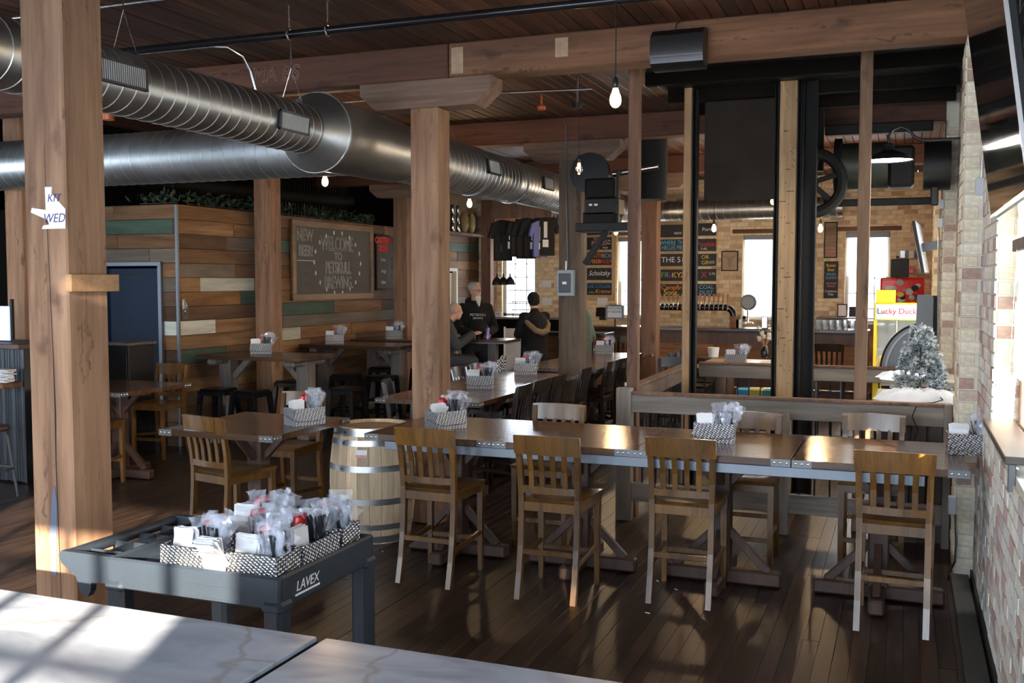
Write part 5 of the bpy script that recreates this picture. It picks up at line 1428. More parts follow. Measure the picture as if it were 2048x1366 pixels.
snow('snow_batting', (.09, 8.25, 1.032), .32, .27, .105, 'fluffy white snow batting under the small tree')
snow('snow_batting', (.02, 9.55, 1.086), .27, .24, .07, 'second heap of white snow batting behind the tree')
tr = thing('flocked_tree', 'small snow flocked artificial fir tree on the shelf', 'tree', (.115, 8.45, 1.085))
part('trunk', MB().tube([(0, 0, -.03), (0, 0, .50)], [.012, .004], 8), M_PED, tr)
def tuft(mb, p, d, L_, rr):
    d = d.normalized(); u = d.orthogonal().normalized(); v = d.cross(u)
    for k in range(18):
        s = rr.uniform(.05, 1); a = rr.uniform(0, 2 * PI); b = p + d * L_ * s
        e = b + (u * math.cos(a) + v * math.sin(a)) * .020 * (1.15 - .5 * s) + d * .016
        w_ = d.cross(e - b).normalized() * .0028
        mb.add([b - w_, b + w_, e + w_ * .6, e - w_ * .6], [(0, 1, 2, 3)])
mg, mw = MB(), MB()
for i in range(200):
    t_ = rnd.random() ** 1.05; z = -.02 + .51 * t_; R_ = .175 * (1 - t_) ** .85 + .02; a = rnd.uniform(0, 2 * PI)
    p = Vector((math.cos(a) * R_ * .25, math.sin(a) * R_ * .25, z)); d_ = Vector((math.cos(a), math.sin(a), rnd.uniform(-.1, .45)))
    for q in range(2):
        b = p + d_ * R_ * (.3 + .35 * q); dd = d_ + Vector((rnd.gauss(0, .45), rnd.gauss(0, .45), rnd.gauss(.1, .3)))
        tuft(mg, b, dd, .045, rnd); tuft(mw, b + Vector((0, 0, .006)), dd, .05, rnd); 
        if rnd.random() < .7: tuft(mw, b + Vector((0, 0, .004)), dd, .055, rnd)
tuft(mg, Vector((0, 0, .47)), Vector((0, 0, 1)), .06, rnd); tuft(mw, Vector((0, 0, .47)), Vector((0, 0, 1)), .06, rnd)
part('needles', mg, M_PINE, tr)['kind'] = 'stuff'; part('flocking', mw, M_FROST, tr)['kind'] = 'stuff'
conduit([(.20, 8.30, 1.12), (.27, 8.06, 1.07), (.20, 7.94, 1.06), (.09, 7.86, 1.055), (.06, 7.855, .96), (.10, 7.855, .86), (.07, 7.86, .76), (.11, 7.87, .6)], .004, 'thin black cord from the tree hanging over the railing', M_BLACK, 'power_cord')

# ------------------------------------------------------------------ far bar
bar = thing('bar_counter', 'long dark bar counter below the beer signs', 'bar', (-2.98, 17.1, 0))
part('counter_top', MB().box((0, 0, 1.14), (4.9, .62, .05), .006), wood('bar_top', (.04, .025, .018), (.10, .06, .04), 'X', 8, .2, .05), bar)
part('front_panel', MB().box((0, -.22, .56), (4.9, .04, 1.10)), M_PED, bar)
for k in range(10): part('front_board', MB().box((-2.2 + .49 * k, -.245, .62), (.47, .015, .55), .003), M_BEAM, bar)
part('foot_rail', MB().tube([(-2.4, -.42, .2), (2.4, -.42, .2)], .025, 10), M_CHROME, bar, True)
reg = thing('register_counter', 'dark register counter behind the grey post', 'counter', (-5.35, 15.85, 0))
part('counter_top', MB().box((0, 0, 1.08), (1.7, .55, .05), .005), M_BLACKM, reg); part('front_panel', MB().box((0, -.2, .53), (1.6, .04, 1.05)), M_BEAM, reg)
pos = thing('register_screen', 'black register screen on the counter beside the order sign', 'register', at(1205, 640, Y=15.7))
part('screen', MB().box((0, 0, .13), (.22, .03, .15), .006, M=Matrix.Rotation(-.3, 4, 'X')), M_BLACKG, pos); part('stand', MB().box((0, .03, .03), (.10, .10, .06)), M_BLACK, pos)
# order sign
a = at(1211, 610, Y=14.9); b = at(1248, 638, Y=14.9); c = (a + b) / 2
os_ = thing('order_sign', 'framed sign saying order all food and drink at registers', 'sign', c); w_, h_ = b.x - a.x, a.z - b.z
part('frame', MB().box((0, .006, 0), (w_, .015, h_), .003), M_GREY, os_); part('paper', MB().box((0, -.004, 0), (w_ * .76, .004, h_ * .80)), M_WHITE, os_)
text('lettering', 'ORDER ALL\nFOOD & DRINK\nAT REGISTERS', .048, M_BLACK, os_, (0, -.008, .055), FACE_CAM, extrude=.001, sx=.72, line=1.1)
part('stand', MB().tube([(0, .02, -h_ / 2), (0, .02, -c.z + .0)], .010, 8), M_BLACK, os_)
# sign columns
def signs(pxl, pxr, rows, board, lab):
    if board:
        a = at(board[0], board[1], Y=FARY - .03); b = at(board[2], board[3], Y=FARY - .03)
        bb = part('backing_board', MB().box(((a.x + b.x) / 2, FARY - .02, (a.z + b.z) / 2), (b.x - a.x, .02, a.z - b.z)), wood('backing_' + lab[:5], (.40, .27, .13), (.58, .43, .25), 'Z', 7, .7, .1)); tag(bb, 'tan backing board behind the beer signs, ' + lab, 'board')
    for (y0, y1, txt) in rows:
        a = at(pxl, y0, Y=FARY - .05); b = at(pxr, y1, Y=FARY - .05); c = (a + b) / 2; w_ = b.x - a.x; h_ = a.z - b.z
        s = thing('beer_sign', 'black chalk beer sign %s, %s' % (txt[0], lab), 'sign', (c.x, FARY - .045, c.z), 0, 'beer signs on the brick wall')
        part('panel', MB().box((0, 0, 0), (w_, .018, h_), .003), M_BOARD_D, s)
        for (body, col, dx, dz, size, kw) in txt[1]:
            text('lettering', body, size, M_COLS[col], s, (dx * w_, -.0105, dz * h_), FACE_CAM, extrude=.0012, **kw)
M_BOARD_D = plain('sign_black', (.016, .015, .016), .6)
c1 = [(445, 469, ('partly hidden behind the engine', [('ALE', 'white', 0, 0, .10, {})])),
      (475, 499, ('with pink lettering', [('THE', 'pink', -.1, .33, .075, {}), ('FORE', 'pink', -.02, 0, .12, {}), ('TEE', 'pink', -.08, -.33, .085, {}), ('5.2%\n16oz', 'white', .36, .1, .05, {}), ('hazy', 'white', .24, -.33, .06, {'shear': .3})])),
      (505, 530, ('in rainbow letters reading Southside Amber Lager', [('SOUTH', 'orange', -.14, .22, .11, {'sx': .9}), ('SIDE', 'cyan', .30, .22, .11, {'sx': .9}), ('AMBER', 'orange', -.22, -.22, .11, {'sx': .85}), ('LAGER', 'red', .24, -.22, .11, {'sx': .85})])),
      (536, 560, ('with white script reading Schnitzky', [('Schnitzky', 'white', 0, .05, .13, {'shear': .35, 'sx': .85})])),
      (566, 590, ('with blue and orange lettering', [('BLUE COLLAR', 'blue', -.06, .22, .095, {'sx': .85}), ('Kreme', 'orange', .14, -.2, .11, {'shear': .3}), ('4.8%', 'green', -.32, -.3, .06, {})]))]
signs(1174, 1223, c1, (1168, 440, 1231, 602), 'first column')
c2 = [(450, 474, ('with a faint title', [('NEW', 'white', .2, -.2, .06, {})])), (479, 502, ('with blue block letters', [('WHERE THE', 'cyan', 0, .2, .11, {'sx': .82}), ('HELLES PIES', 'cyan', 0, -.22, .11, {'sx': .75})])),
      (508, 532, ('with white letters in an oval', [('THE 51', 'white', 0, 0, .14, {})])), (539, 562, ('reading Freaky in mixed colours', [('FR', 'green', -.32, 0, .14, {}), ('EA', 'purple', -.08, 0, .14, {}), ('KY', 'yellow', .14, 0, .14, {}), ('2', 'pink', .36, 0, .14, {})])),
      (568, 592, ('reading Campfire Song', [('Campfire', 'orange', 0, .2, .13, {'sx': .9}), ('Song', 'yellow', -.1, -.22, .13, {})]))]
signs(1321, 1371, c2, (1317, 442, 1376, 600), 'second column')
c3 = [(447, 471, ('with small white words', [('Porter', 'white', .2, 0, .09, {})])), (478, 502, ('with reddish script', [('Poolski', 'red', .1, .05, .12, {}), ('5.4%', 'white', .0, -.32, .06, {})])), (508, 532, ('with yellow dots', [('OR\nGR', 'yellow', .05, 0, .10, {}), ('SIZE', 'white', .32, -.2, .06, {})])),
      (538, 562, ('with orange and white leaves', [('X', 'red', .0, 0, .16, {}), ('5.2%', 'white', .34, .1, .06, {})])), (568, 592, ('with blue letters', [('COAL\nDUST', 'cyan', .1, 0, .10, {})]))]
signs(1384, 1432, c3, None, 'third column')
c4 = [(449, 473, ('with purple letters', [('PURPLE', 'purple', 0, 0, .13, {})])), (479, 503, ('with a blue and orange picture', [('A', 'blue', 0, .1, .14, {}), ('LOT', 'orange', .2, -.3, .07, {})])), (508, 531, ('with white script', [('le', 'white', .1, 0, .14, {'shear': .3})])), (540, 563, ('with green letters', [('GAP', 'green', 0, 0, .14, {})])), (568, 592, ('with yellow letters', [('50', 'yellow', 0, 0, .14, {})]))]
signs(1580, 1628, c4, None, 'column behind the black guide rails')
def tall(px0, py0, px1, py1, lines, label, cat='menu board', mt=None):
    a = at(px0, py0, Y=FARY - .05); b = at(px1, py1, Y=FARY - .05); c = (a + b) / 2; w_ = b.x - a.x; h_ = a.z - b.z
    s = thing('menu_board', label, cat, (c.x, FARY - .045, c.z)); part('panel', MB().box((0, 0, 0), (w_, .016, h_)), mt or M_BOARD_D, s)
    fr = MB().box((0, -.004, h_ / 2), (w_ + .02, .025, .02)).box((0, -.004, -h_ / 2), (w_ + .02, .025, .02)).box((-w_ / 2, -.004, 0), (.02, .025, h_)).box((w_ / 2, -.004, 0), (.02, .025, h_)); part('frame', fr, M_BLACK, s)
    for (t_, col, dz, size) in lines: text('lettering', t_, size, M_COLS[col], s, (0, -.0105, dz * h_), FACE_CAM, extrude=.001, sx=.85)
tall(1650, 445, 1673, 515, [('KITCHEN\nHOURS\nUNTIL 8', 'pink', -.33, .055)], 'tall faded chalk board above the cocktail menu', mt=M_FRAMEW)
tall(1650, 524, 1674, 595, [('Butter\nBeer', 'yellow', .34, .075), ('SPIKED\nEGGNOG', 'cyan', .10, .06), ('Christmas\nMimosa', 'pink', -.14, .05), ('Cranberry\nMule', 'white', -.37, .055)], 'tall chalk cocktail menu with yellow and blue lines')
tall(1444, 503, 1475, 541, [], 'black framed print of a steer skull', 'picture', plain('print_tan', (.42, .30, .20), .7))
sk = at(1459, 522, Y=FARY - .06)
o = part('skull_print', MB().prism([(-.02, -.12), (.02, -.12), (.045, .04), (.13, .09), (.12, .11), (.03, .08), (-.03, .08), (-.12, .11), (-.13, .09), (-.045, .04)], .002, Matrix.Translation((0, -.012, 0))), plain('skull_ink', (.30, .24, .18), .8), bpy.data.objects['menu_board.003'] if 'menu_board.003' in bpy.data.objects else None)
tag(part('back_ledge', MB().box((-.75, 17.98, at(1690, 634, Y=17.9).z - .012), (1.3, .9, .02)), M_PED), 'dark ledge under the window carrying framed papers', 'ledge')
for (px0, py0, px1, py1, mt_, l_) in ((1675, 608, 1694, 634, M_WHITE, 'black framed licence paper standing on the bar ledge'), (1698, 613, 1712, 634, M_BOARD_D, 'small black sign beside the framed licence')):
    a = at(px0, py0, Y=17.9); b = at(px1, py1, Y=17.9); c = (a + b) / 2
    t = thing('picture_frame', l_, 'frame', c); part('frame', MB().box((0, 0, 0), (b.x - a.x, .02, a.z - b.z), .003), M_BLACK, t); part('paper', MB().box((0, -.012, 0), ((b.x - a.x) * .8, .003, (a.z - b.z) * .84)), mt_, t)
# notices on the wall
for (px, py, l_) in ((1205, 603, 'white notice below the first column of beer signs'), (1093, 568, 'white notice on the brick left of the grey post'), (1094, 603, 'framed notice below another left of the grey post'), (895, 575, 'pale notice on the plank wall by the cream door')):
    p = at(px, py, Y=FARY - .03) if px > 900 else at(px, py, X=SWX + .01)
    tag(part('paper_notice', MB().box(p, (.20 if px > 900 else .004, .004 if px > 900 else .2, .14)), M_WHITE), l_, 'notice')
# taps on a black pipe
a = at(1318, 614, Y=17.3); b = at(1462, 616, Y=17.3)
tp = thing('tap_tower', 'black pipe beer tap tower with a row of wooden handles', 'beer taps', (a.x, 17.3, a.z)); L_ = b.x - a.x
part('pipe', MB().tube([(-.1, 0, 0), (L_ - .08, 0, 0), (L_ - .02, 0, -.02), (L_ + .03, 0, -.08), (L_ + .04, 0, -.14), (L_ + .04, 0, 1.166 - a.z)], .055, 14), M_BLACKG, tp, True)
hm = MB().loft([[(x * .014, y * .010, .09) for x, y in ((-1, -1), (1, -1), (1, 1), (-1, 1))], [(x * .020, y * .012, .23) for x, y in ((-1, -1), (1, -1), (1, 1), (-1, 1))]]).mesh('tap_handle', M_LUMBER)
fm = MB().tube([(0, 0, .09), (0, -.07, .05), (0, -.09, -.03)], .014, 8).mesh('faucet', M_CHROME, True)
for k in range(16):
    x = .03 + L_ * k / 16; link('tap_handle', hm, tp, (x, -.05, 0)); link('faucet', fm, tp, (x, 0, 0))
# bar clutter
gm = MB().lathe([(.032, 0), (.036, .003), (.044, .145), (.042, .145), (.034, .008), (0, .008)], 14).mesh('pint', M_PINT, True)
for k in range(16):
    o = link('pint_glass', gm, None, (-1.42 + (k % 8) * .105, 17.02 + .11 * (k // 8), 1.166)); tag(o, 'clear pint glass in the rows at the right end of the far bar', 'glass', 'pint glasses on the far bar')
fan = thing('desk_fan', 'round metal fan standing on the far bar before the window', 'fan', at(1496, 648, Y=17.0))
part('cage', MB().lathe([(0, -.05), (.10, -.045), (.135, 0), (.10, .045), (0, .05)], 20, (0, 0, .36), Matrix.Rotation(PI / 2, 4, 'X')), M_GREY, fan, True); part('stand', MB().tube([(0, 0, 0), (0, 0, .28)], .02, 8), M_CHROME, fan); part('base', MB().lathe([(.10, 0), (.09, .03), (0, .035)], 16), M_CHROME, fan, True)
for (px, w_, h_, mt_, l_) in ((1470, .16, .19, M_BEAM, 'brown box of straws on the far bar'), (1478, .10, .15, M_WHITE, 'white napkin holder on the far bar'), (1530, .10, .2, M_CHROME, 'steel shaker on the far bar by the window')):
    p = at(px, 650, Y=16.95); o = part('bar_item', MB().box((p.x, 16.95, 1.166 + h_ / 2), (w_, .12, h_), .01), mt_); tag(o, l_, 'box')
tag(part('brown_bottle', MB().lathe([(0, 0), (.033, 0), (.033, .13), (.013, .18), (.012, .23), (0, .23)], 14, (-4.20, 13.98, TZ)), plain('bottle_brown', (.05, .022, .01), .15), smooth=True), 'brown beer bottle standing behind the far caddy', 'bottle')
bbx = thing('oak_barrel', 'small dim oak barrel beyond the shaft beside the pale table', 'barrel', (-2.55, 14.4, 0))
part('staves', MB().lathe([(.23, 0), (.29, .22), (.30, .42), (.29, .62), (.24, .86), (.22, .86)], 26), M_PED, bbx, True); part('head', MB().tube([(0, 0, .82), (0, 0, .85)], .225, 24), M_HEADOAK, bbx)
for z in (.08, .25, .60, .78): part('hoop', MB().lathe([(.262 if z in (.08, .78) else .298, z), (.27 if z in (.08, .78) else .304, z + .04)], 26, cap=False), M_BLACKM, bbx)
tag(part('white_tub', MB().lathe([(0, 0), (.07, 0), (.085, .14), (0, .14)], 16, (-2.55, 14.4, .862)), M_WHITE, smooth=True), 'white tub standing on the far small barrel', 'tub')
# flowers
fl = thing('dried_flowers', 'bunch of dried pale flowers in a vase beyond the shaft', 'flowers', at(1530, 715, Y=13.4)); rnd = random.Random(8)
part('vase', MB().lathe([(0, 0), (.05, 0), (.06, .08), (.035, .15), (0, .15)], 14), M_BLACKG, fl, True); mb = MB(); ms = MB()
for k in range(16):
    p = Vector((rnd.gauss(0, .06), rnd.gauss(0, .06), rnd.uniform(.22, .42))); ms.tube([(0, 0, .12), p], .003, 4); mb.sph(p, rnd.uniform(.015, .032), 7, 5)
part('stems', ms, M_LUMBER, fl); part('blooms', mb, plain('dry_bloom', (.55, .50, .42), .9), fl)
# game boxes seen under the back railing
shl = thing('low_shelf', 'low dark shelf behind the back railing holding games', 'shelf', (-1.35, 11.65, 0)); part('shelf_top', MB().box((0, 0, .60), (1.5, .4, .04)), M_PED, shl); part('side_panel', MB().box((-.73, 0, .3), (.03, .38, .58)).box((.73, 0, .3), (.03, .38, .58)), M_PED, shl)
for (px0, px1, col, l_) in ((1472, 1496, (.02, .32, .62), 'bright blue game box'), (1497, 1525, (.50, .48, .06), 'yellow green game box'), (1526, 1541, (.03, .25, .30), 'teal game box')):
    a = at(px0, 770, Y=11.5); b = at(px1, 787, Y=11.5)
    o = part('game_box', MB().box(((a.x + b.x) / 2, 11.62, .62 + .05), (b.x - a.x, .24, .10), .003), plain('box_' + l_[:6].replace(' ', '_'), col, .5)); tag(o, l_ + ' on the low shelf behind the railing', 'box', 'game boxes')
q = at(1545, 890, Y=11.45); ls = part('lounge_sign', MB().box((q.x, 11.45, max(.11, q.z)), (.42, .015, .20), .003), M_WHITE); tag(ls, 'low white sign leaning behind the shaft balusters', 'sign'); text('lettering', 'SQUARE', .09, M_BLACK, ls, (q.x, 11.441, max(.11, q.z)), FACE_CAM)

# ------------------------------------------------------------------ games corner
fg = thing('red_fridge', 'tall red fridge covered in round stickers', 'fridge', (-.10, 16.95, 0), R(8))
part('cabinet', MB().box((0, 0, 1.0), (.64, .60, 2.0), .02), M_FRIDGE, fg); part('door', MB().box((0, -.31, 1.0), (.62, .03, 1.94), .012), M_FRIDGE, fg); part('handle', MB().tube([(-.27, -.35, .9), (-.27, -.37, 1.0), (-.27, -.37, 1.35), (-.27, -.35, 1.45)], .012, 8), M_CHROME, fg, True)
rnd = random.Random(21); mats_ = [M_WHITE, M_LGREY, M_BOARD_D, M_YEL, M_GREY, M_COLS['red'], M_WHITE]
for k in range(34):
    x, z = rnd.uniform(-.25, .26), rnd.uniform(1.48, 1.93); r = rnd.uniform(.032, .058)
    part('sticker', MB().lathe([(0, 0), (r, 0)], 14, (x, -.3275 - .0003 * k, z), Matrix.Rotation(PI / 2, 4, 'X'), 1, rnd.uniform(.6, 1)), mats_[k % 7], fg)
o = part('sticker', MB().bar((.10, -.338, 1.66), (.25, -.338, 1.80), .002, .035, up=(0, -1, 0)), M_BOARD_D, fg)
spk = part('speaker', MB().box((-.10, 16.7, 2.145), (.26, .25, .28), .01), M_BLACK); tag(spk, 'black speaker cube standing on the red fridge', 'speaker')
cm = thing('claw_machine', 'yellow claw machine named Lucky Duck with glass front', 'game machine', (-.11, 14.2, 0))
yw = .56
part('cabinet', MB().box((0, .02, .40), (yw, .56, .80), .01), M_YEL, cm)
for s in (-1, 1):
    part('corner_post', MB().box((s * (yw / 2 - .02), -.24, 1.12), (.04, .04, .66), .004), M_YEL, cm); part('corner_post', MB().box((s * (yw / 2 - .02), .27, 1.12), (.04, .04, .66), .004), M_YEL, cm)
part('marquee', MB().box((0, .0, 1.55), (yw, .56, .22), .006), M_YEL, cm); part('marquee_face', MB().box((0, -.284, 1.55), (yw - .04, .004, .19)), plain('marquee_pale', (.55, .75, .72), .4, emit=(.6, .8, .75), estr=.05), cm)
text('lettering', 'Lucky Duck', .105, plain('duck_red', (.60, .03, .10), .5), cm, (.0, -.289, 1.555), FACE_CAM, extrude=.002, sx=.95)
part('glass', MB().box((0, -.255, 1.12), (yw - .07, .006, .64)), M_PANE, cm); part('back_panel', MB().box((0, .27, 1.12), (yw - .04, .01, .64)), plain('claw_back', (.50, .60, .68), .5), cm)
part('claw', MB().tube([(0, 0, 1.44), (0, 0, 1.28)], .012, 8).tube([(0, 0, 1.28), (.07, 0, 1.2), (.05, 0, 1.12)], .008, 6).tube([(0, 0, 1.28), (-.07, 0, 1.2), (-.05, 0, 1.12)], .008, 6), M_CHROME, cm, True)
mb = MB()
for k in range(26): mb.sph((rnd.uniform(-.2, .2), rnd.uniform(-.18, .2), .83 + rnd.uniform(0, .12)), .05, 8, 6)
part('prize_ducks', mb, M_YEL, cm, True); part('control_panel', MB().box((0, -.33, .74), (yw, .14, .10), .01), M_COLS['red'], cm)
part('yellow_topper', MB().box((-.14, 0, 1.745), (.24, .2, .17), .006), M_YEL, cm)
ac = thing('arcade_cabinet', 'grey arcade cabinet with a curved side panel behind the tree', 'game machine', (.06, 11.9, 0))
poly = [(-.30, .95)] + [(-.30 + .42 * (1 - math.cos(t)), .95 + .52 * math.sin(t)) for t in [PI / 2 * i / 10 for i in range(1, 11)]] + [(.20, 1.47), (.20, .95)]
part('curved_side', MB().prism(poly, .05, Matrix.Translation((0, -.05, 0))), M_GREY, ac)
mb = MB().tube([(-.30 + .42 * (1 - math.cos(t)), -.05, .95 + .52 * math.sin(t)) for t in [PI / 2 * i / 14 for i in range(15)]], .022, 8); part('rim_trim', mb, M_BLACK, ac, True)
mb = MB().tube([(-.255 + .40 * (1 - math.cos(t)), -.078, .95 + .49 * math.sin(t)) for t in [PI / 2 * i / 14 for i in range(14)]], .016, 6); part('pale_stripe', mb, M_LGREY, ac, True)
part('tall_side', MB().prism([(.04, 1.15), (.05, 1.80), (.19, 1.80), (.215, 1.77), (.215, 1.15)], .05, Matrix.Translation((.0, -.14, 0))), M_GREY, ac)
part('rear_box', MB().box((.235, .05, 1.45), (.06, .30, .68), .01), M_BLACK, ac); part('base', MB().box((-.02, .1, .48), (.55, .5, .95), .01), M_BLACK, ac)
# wall shelf with trophies
a = at(1795, 518, Y=FARY - .12); t = thing('wall_shelf', 'small pipe shelf with knick knacks beside the far window', 'shelf', (a.x + .2, FARY - .12, a.z)); part('board', MB().box((0, 0, 0), (.45, .2, .02)), M_FRAMEW, t); part('board', MB().box((.04, 0, -.26), (.4, .2, .02)), M_FRAMEW, t); part('pipe_frame', MB().tube([(-.2, 0, .05), (-.2, 0, -.34)], .018, 8), M_BLACKM, t)
for i, (dx, dz, h_, mt_, l_) in enumerate(((-.12, .01, .14, M_HOOP, 'small trophy on the pipe shelf'), (.02, .01, .14, M_LGREY, 'grey box on the pipe shelf'), (.15, .01, .13, M_BLACK, 'black box on the pipe shelf'), (.02, -.25, .09, M_FRIDGE, 'red tin on the lower pipe shelf'))):
    tag(part('shelf_item', MB().box((a.x + .2 + dx, FARY - .12, a.z + dz + h_ / 2), (.09, .09, h_), .01), mt_), l_, 'ornament')

# ------------------------------------------------------------------ kitchen pass with shirts
hd_ = thing('wooden_hood', 'reddish wooden hood box hanging above the shirts', 'hood', at(1045, 418, Y=14.3)); part('front_board', MB().box((0, 0, 0), (.95, .05, .27), .006), M_STUD_RED, hd_); part('side_board', MB().box((-.45, .4, 0), (.05, .8, .27), .006), M_STUD_RED, hd_); part('vent', MB().tube([(.36, .1, -.1), (.36, .1, .14)], .09, 16), plain('copper', (.35, .18, .10), .35, .8), hd_, True)
bar2 = tag(part('clothes_rail', MB().tube([tuple(at(995, 433, Y=15.2)), tuple(at(1100, 433, Y=15.2))], .010, 8), M_BLACKM, smooth=True), 'black rail carrying hanging shirts by the kitchen pass', 'rail')
def shirt(px, py, Y, s, mt_, deg, label, mark=M_WHITE):
    p = at(px, py, Y=Y); t = thing('hanging_shirt', label, 'shirt', p, R(deg), 'shirts hanging by the kitchen pass')
    poly = [(-.06, 0), (.06, 0), (.20, -.06), (.27, -.28), (.19, -.31), (.16, -.20), (.16, -.66), (-.16, -.66), (-.16, -.20), (-.19, -.31), (-.27, -.28), (-.20, -.06)]
    secs = []
    part('cloth', MB().prism([(a * s, b * s) for a, b in poly], .05 * s), mt_, t)
    part('print', MB().box((.0, -.028 * s, -.24 * s), (.06 * s, .004, .26 * s)).box((.0, -.028 * s, -.46 * s), (.10 * s, .004, .12 * s)), mark, t); part('hanger', MB().tube([(0, 0, .06), (0, 0, 0), (.15 * s, 0, -.04)], .005, 5), M_CHROME, t)
for i, (px, py, mt_, dg) in enumerate(((1006, 440, M_HOOD, 50), (1020, 437, M_HOOD, 40), (1036, 438, M_HOOD, 55), (1052, 436, M_HOOD, 42), (1064, 438, M_HOOD, 48), (1080, 442, M_BLUEJ, 58), (1090, 430, M_HOOD, 40))):
    shirt(px, py, 15.2 + .05 * i, 1.0 - .06 * (i % 3), mt_, dg, ['black printed shirt hanging nearest the wooden post', 'black shirt second from the wooden post', 'black shirt third from the wooden post', 'black shirt in the middle of the row', 'black shirt left of the blue jersey', 'blue jersey hanging at the right of the shirts', 'black hoodie behind the blue jersey'][i], M_WHITE if i < 5 else M_LGREY)
kc = thing('kitchen_counter', 'kitchen pass counter under the bright window', 'counter', at(1035, 625, Y=16.6)); kc.location.z = 0
part('counter_top', MB().box((.25, 0, 1.30), (1.5, .5, .04), .004), M_CHROME, kc); part('front_panel', MB().box((.25, -.2, .64), (1.45, .04, 1.28)), M_DARK, kc); part('end_panel', MB().box((-.45, .0, .64), (.04, .5, 1.28)), M_LGREY, kc)
for i, px in enumerate((994, 1007, 1020)):
    p = at(px, 570, Y=16.3); t = thing('heat_lamp', ['left black dome heat lamp over the pass', 'middle black dome heat lamp over the pass', 'right black dome heat lamp over the pass'][i], 'lamp', p, 0, 'dome heat lamps'); part('dome', MB().lathe([(.088, 0), (.087, .03), (.074, .08), (.045, .12), (.018, .14), (.012, .2)], 18, cap=False), M_BLACKM, t, True); part('cord', MB().tube([(0, 0, .2), (0, 0, CEILZ - p.z)], .005, 6), M_BLACK, t)
rk = thing('wire_rack', 'wire rack seen against the bright kitchen window', 'rack', Vector((at(1045, 620, Y=16.7).x, 16.7, 1.32))); part('uprights', MB().tube([(-.18, 0, 0), (-.18, 0, .3)], .008, 6).tube([(.18, 0, 0), (.18, 0, .3)], .008, 6), M_BLACK, rk); part('shelf_wire', MB().box((0, 0, .12), (.4, .2, .012)).box((0, 0, .26), (.4, .2, .012)), M_BLACK, rk)
nd = thing('letter_sign', 'small white card reading NI at the pass', 'sign', Vector((at(996, 612, Y=16.45).x, 16.45, 1.365))); part('card', MB().box((0, 0, 0), (.12, .01, .09)), M_WHITE, nd); text('lettering', 'ND', .06, M_BLACK, nd, (0, -.007, 0), FACE_CAM)
for i, (px, pw) in enumerate(((905, 9), (916, 9))):
    for j in range(3 if i else 3):
        p = at(px, 440, X=SWX + .15); p.z = SWT + .055 + .166 * j; tag(part('beer_can', MB().lathe([(.028, 0), (.034, .01), (.034, .15), (.028, .165)], 12, (p.x, p.y, p.z - .05)), M_CHROME, smooth=True), 'large steel can in the stacks on the high ledge', 'can', 'steel cans on the ledge')
for i, px in enumerate((928, 942)):
    p = at(px, 440, X=SWX + .12); p.z = SWT + .21; bg_ = part('grain_sack', MB().sph((p.x, p.y, p.z), .17, 12, 8, (.45, .8, 1.25)), plain('sack_gold_%d' % i, (.28, .21, .08), .8), smooth=True); tag(bg_, ['gold grain sack beside the stacked cans', 'gold grain sack right of the other sack'][i], 'sack', 'grain sacks'); text('lettering', 'SS', .10, M_BLACK, bg_, (p.x + .08, p.y, p.z), FACE_PX)
tag(part('wall_ledge', MB().box((SWX + .12, 16.6, SWT - .02), (.26, 3.2, .05), .006), M_BEAM), 'wooden ledge carrying cans and sacks above the cream door', 'ledge')
# framed posters on the post by the shirts
for i, (py0, py1) in enumerate(((436, 458), (462, 500))):
    a = at(983, py0, Y=FARY - .03); b = at(996, py1, Y=FARY - .03); tag(part('poster', MB().box((a + b) / 2, (b.x - a.x, .02, a.z - b.z)), M_LGREY), ['upper pale poster left of the shirts', 'lower pale poster left of the shirts'][i], 'poster')

# ------------------------------------------------------------------ left bar with corrugated front
lb = thing('corrugated_bar', 'dark corrugated metal bar at the left edge', 'bar', (-8.74, 7.42, 0))
vs = []; n = 90
poly = [(-1.0 + 1.9 * i / n, -.22 + .013 * math.sin(i * 1.05)) for i in range(n + 1)]
q = MB()
q.add([(x, y, 0.02) for x, y in poly] + [(x, y, 1.30) for x, y in poly], [(i, i + 1, n + 2 + i, n + 1 + i) for i in range(n)]); part('corrugated_front', q, plain('corrugated_metal', (.030, .036, .046), .36, .5), lb, True)
part('corrugated_end', MB().box((.90, .05, .66), (.03, .54, 1.30)), M_BLACKM, lb); part('bar_top', MB().box((-.05, .02, 1.325), (1.94, .60, .05), .006), M_PED, lb); part('drink_ledge', MB().box((-.02, -.34, .965), (1.84, .24, .05), .006), M_BEAM, lb)
mon = thing('tablet_screen', 'pale tablet screen standing on the corrugated bar', 'screen', Vector((at(6, 688, Y=7.4).x, 7.4, 1.352))); part('screen', MB().box((0, 0, .18), (.20, .02, .34), .006), plain('screen_pale', (.45, .55, .75), .3, emit=(.5, .62, .9), estr=.6), mon); part('frame', MB().box((.11, .02, .22), (.025, .03, .40)), M_BLACK, mon)
tag(part('bar_stool', MB().lathe([(0, .70), (.16, .70), (.17, .72), (.16, .74), (0, .745)], 24, (-7.62, 6.62, -.09)), M_PED, smooth=True), 'round wooden stool with metal legs at the left edge', 'stool')
bsx = bpy.data.objects['bar_stool']
for k in range(4):
    a = PI / 4 + k * PI / 2; part('leg', MB().tube([(-7.62 + .10 * math.cos(a), 6.62 + .10 * math.sin(a), .62), (-7.62 + .14 * math.cos(a), 6.62 + .14 * math.sin(a), .54), (-7.62 + .21 * math.cos(a), 6.62 + .21 * math.sin(a), 0)], .013, 8), M_STEEL, bsx, True)
part('ring', MB().tube([(-7.62 + .175 * math.cos(2 * PI * k / 24), 6.62 + .175 * math.sin(2 * PI * k / 24), .26) for k in range(24)], .010, 6, closed=True), M_STEEL, bsx, True)
pile = MB()
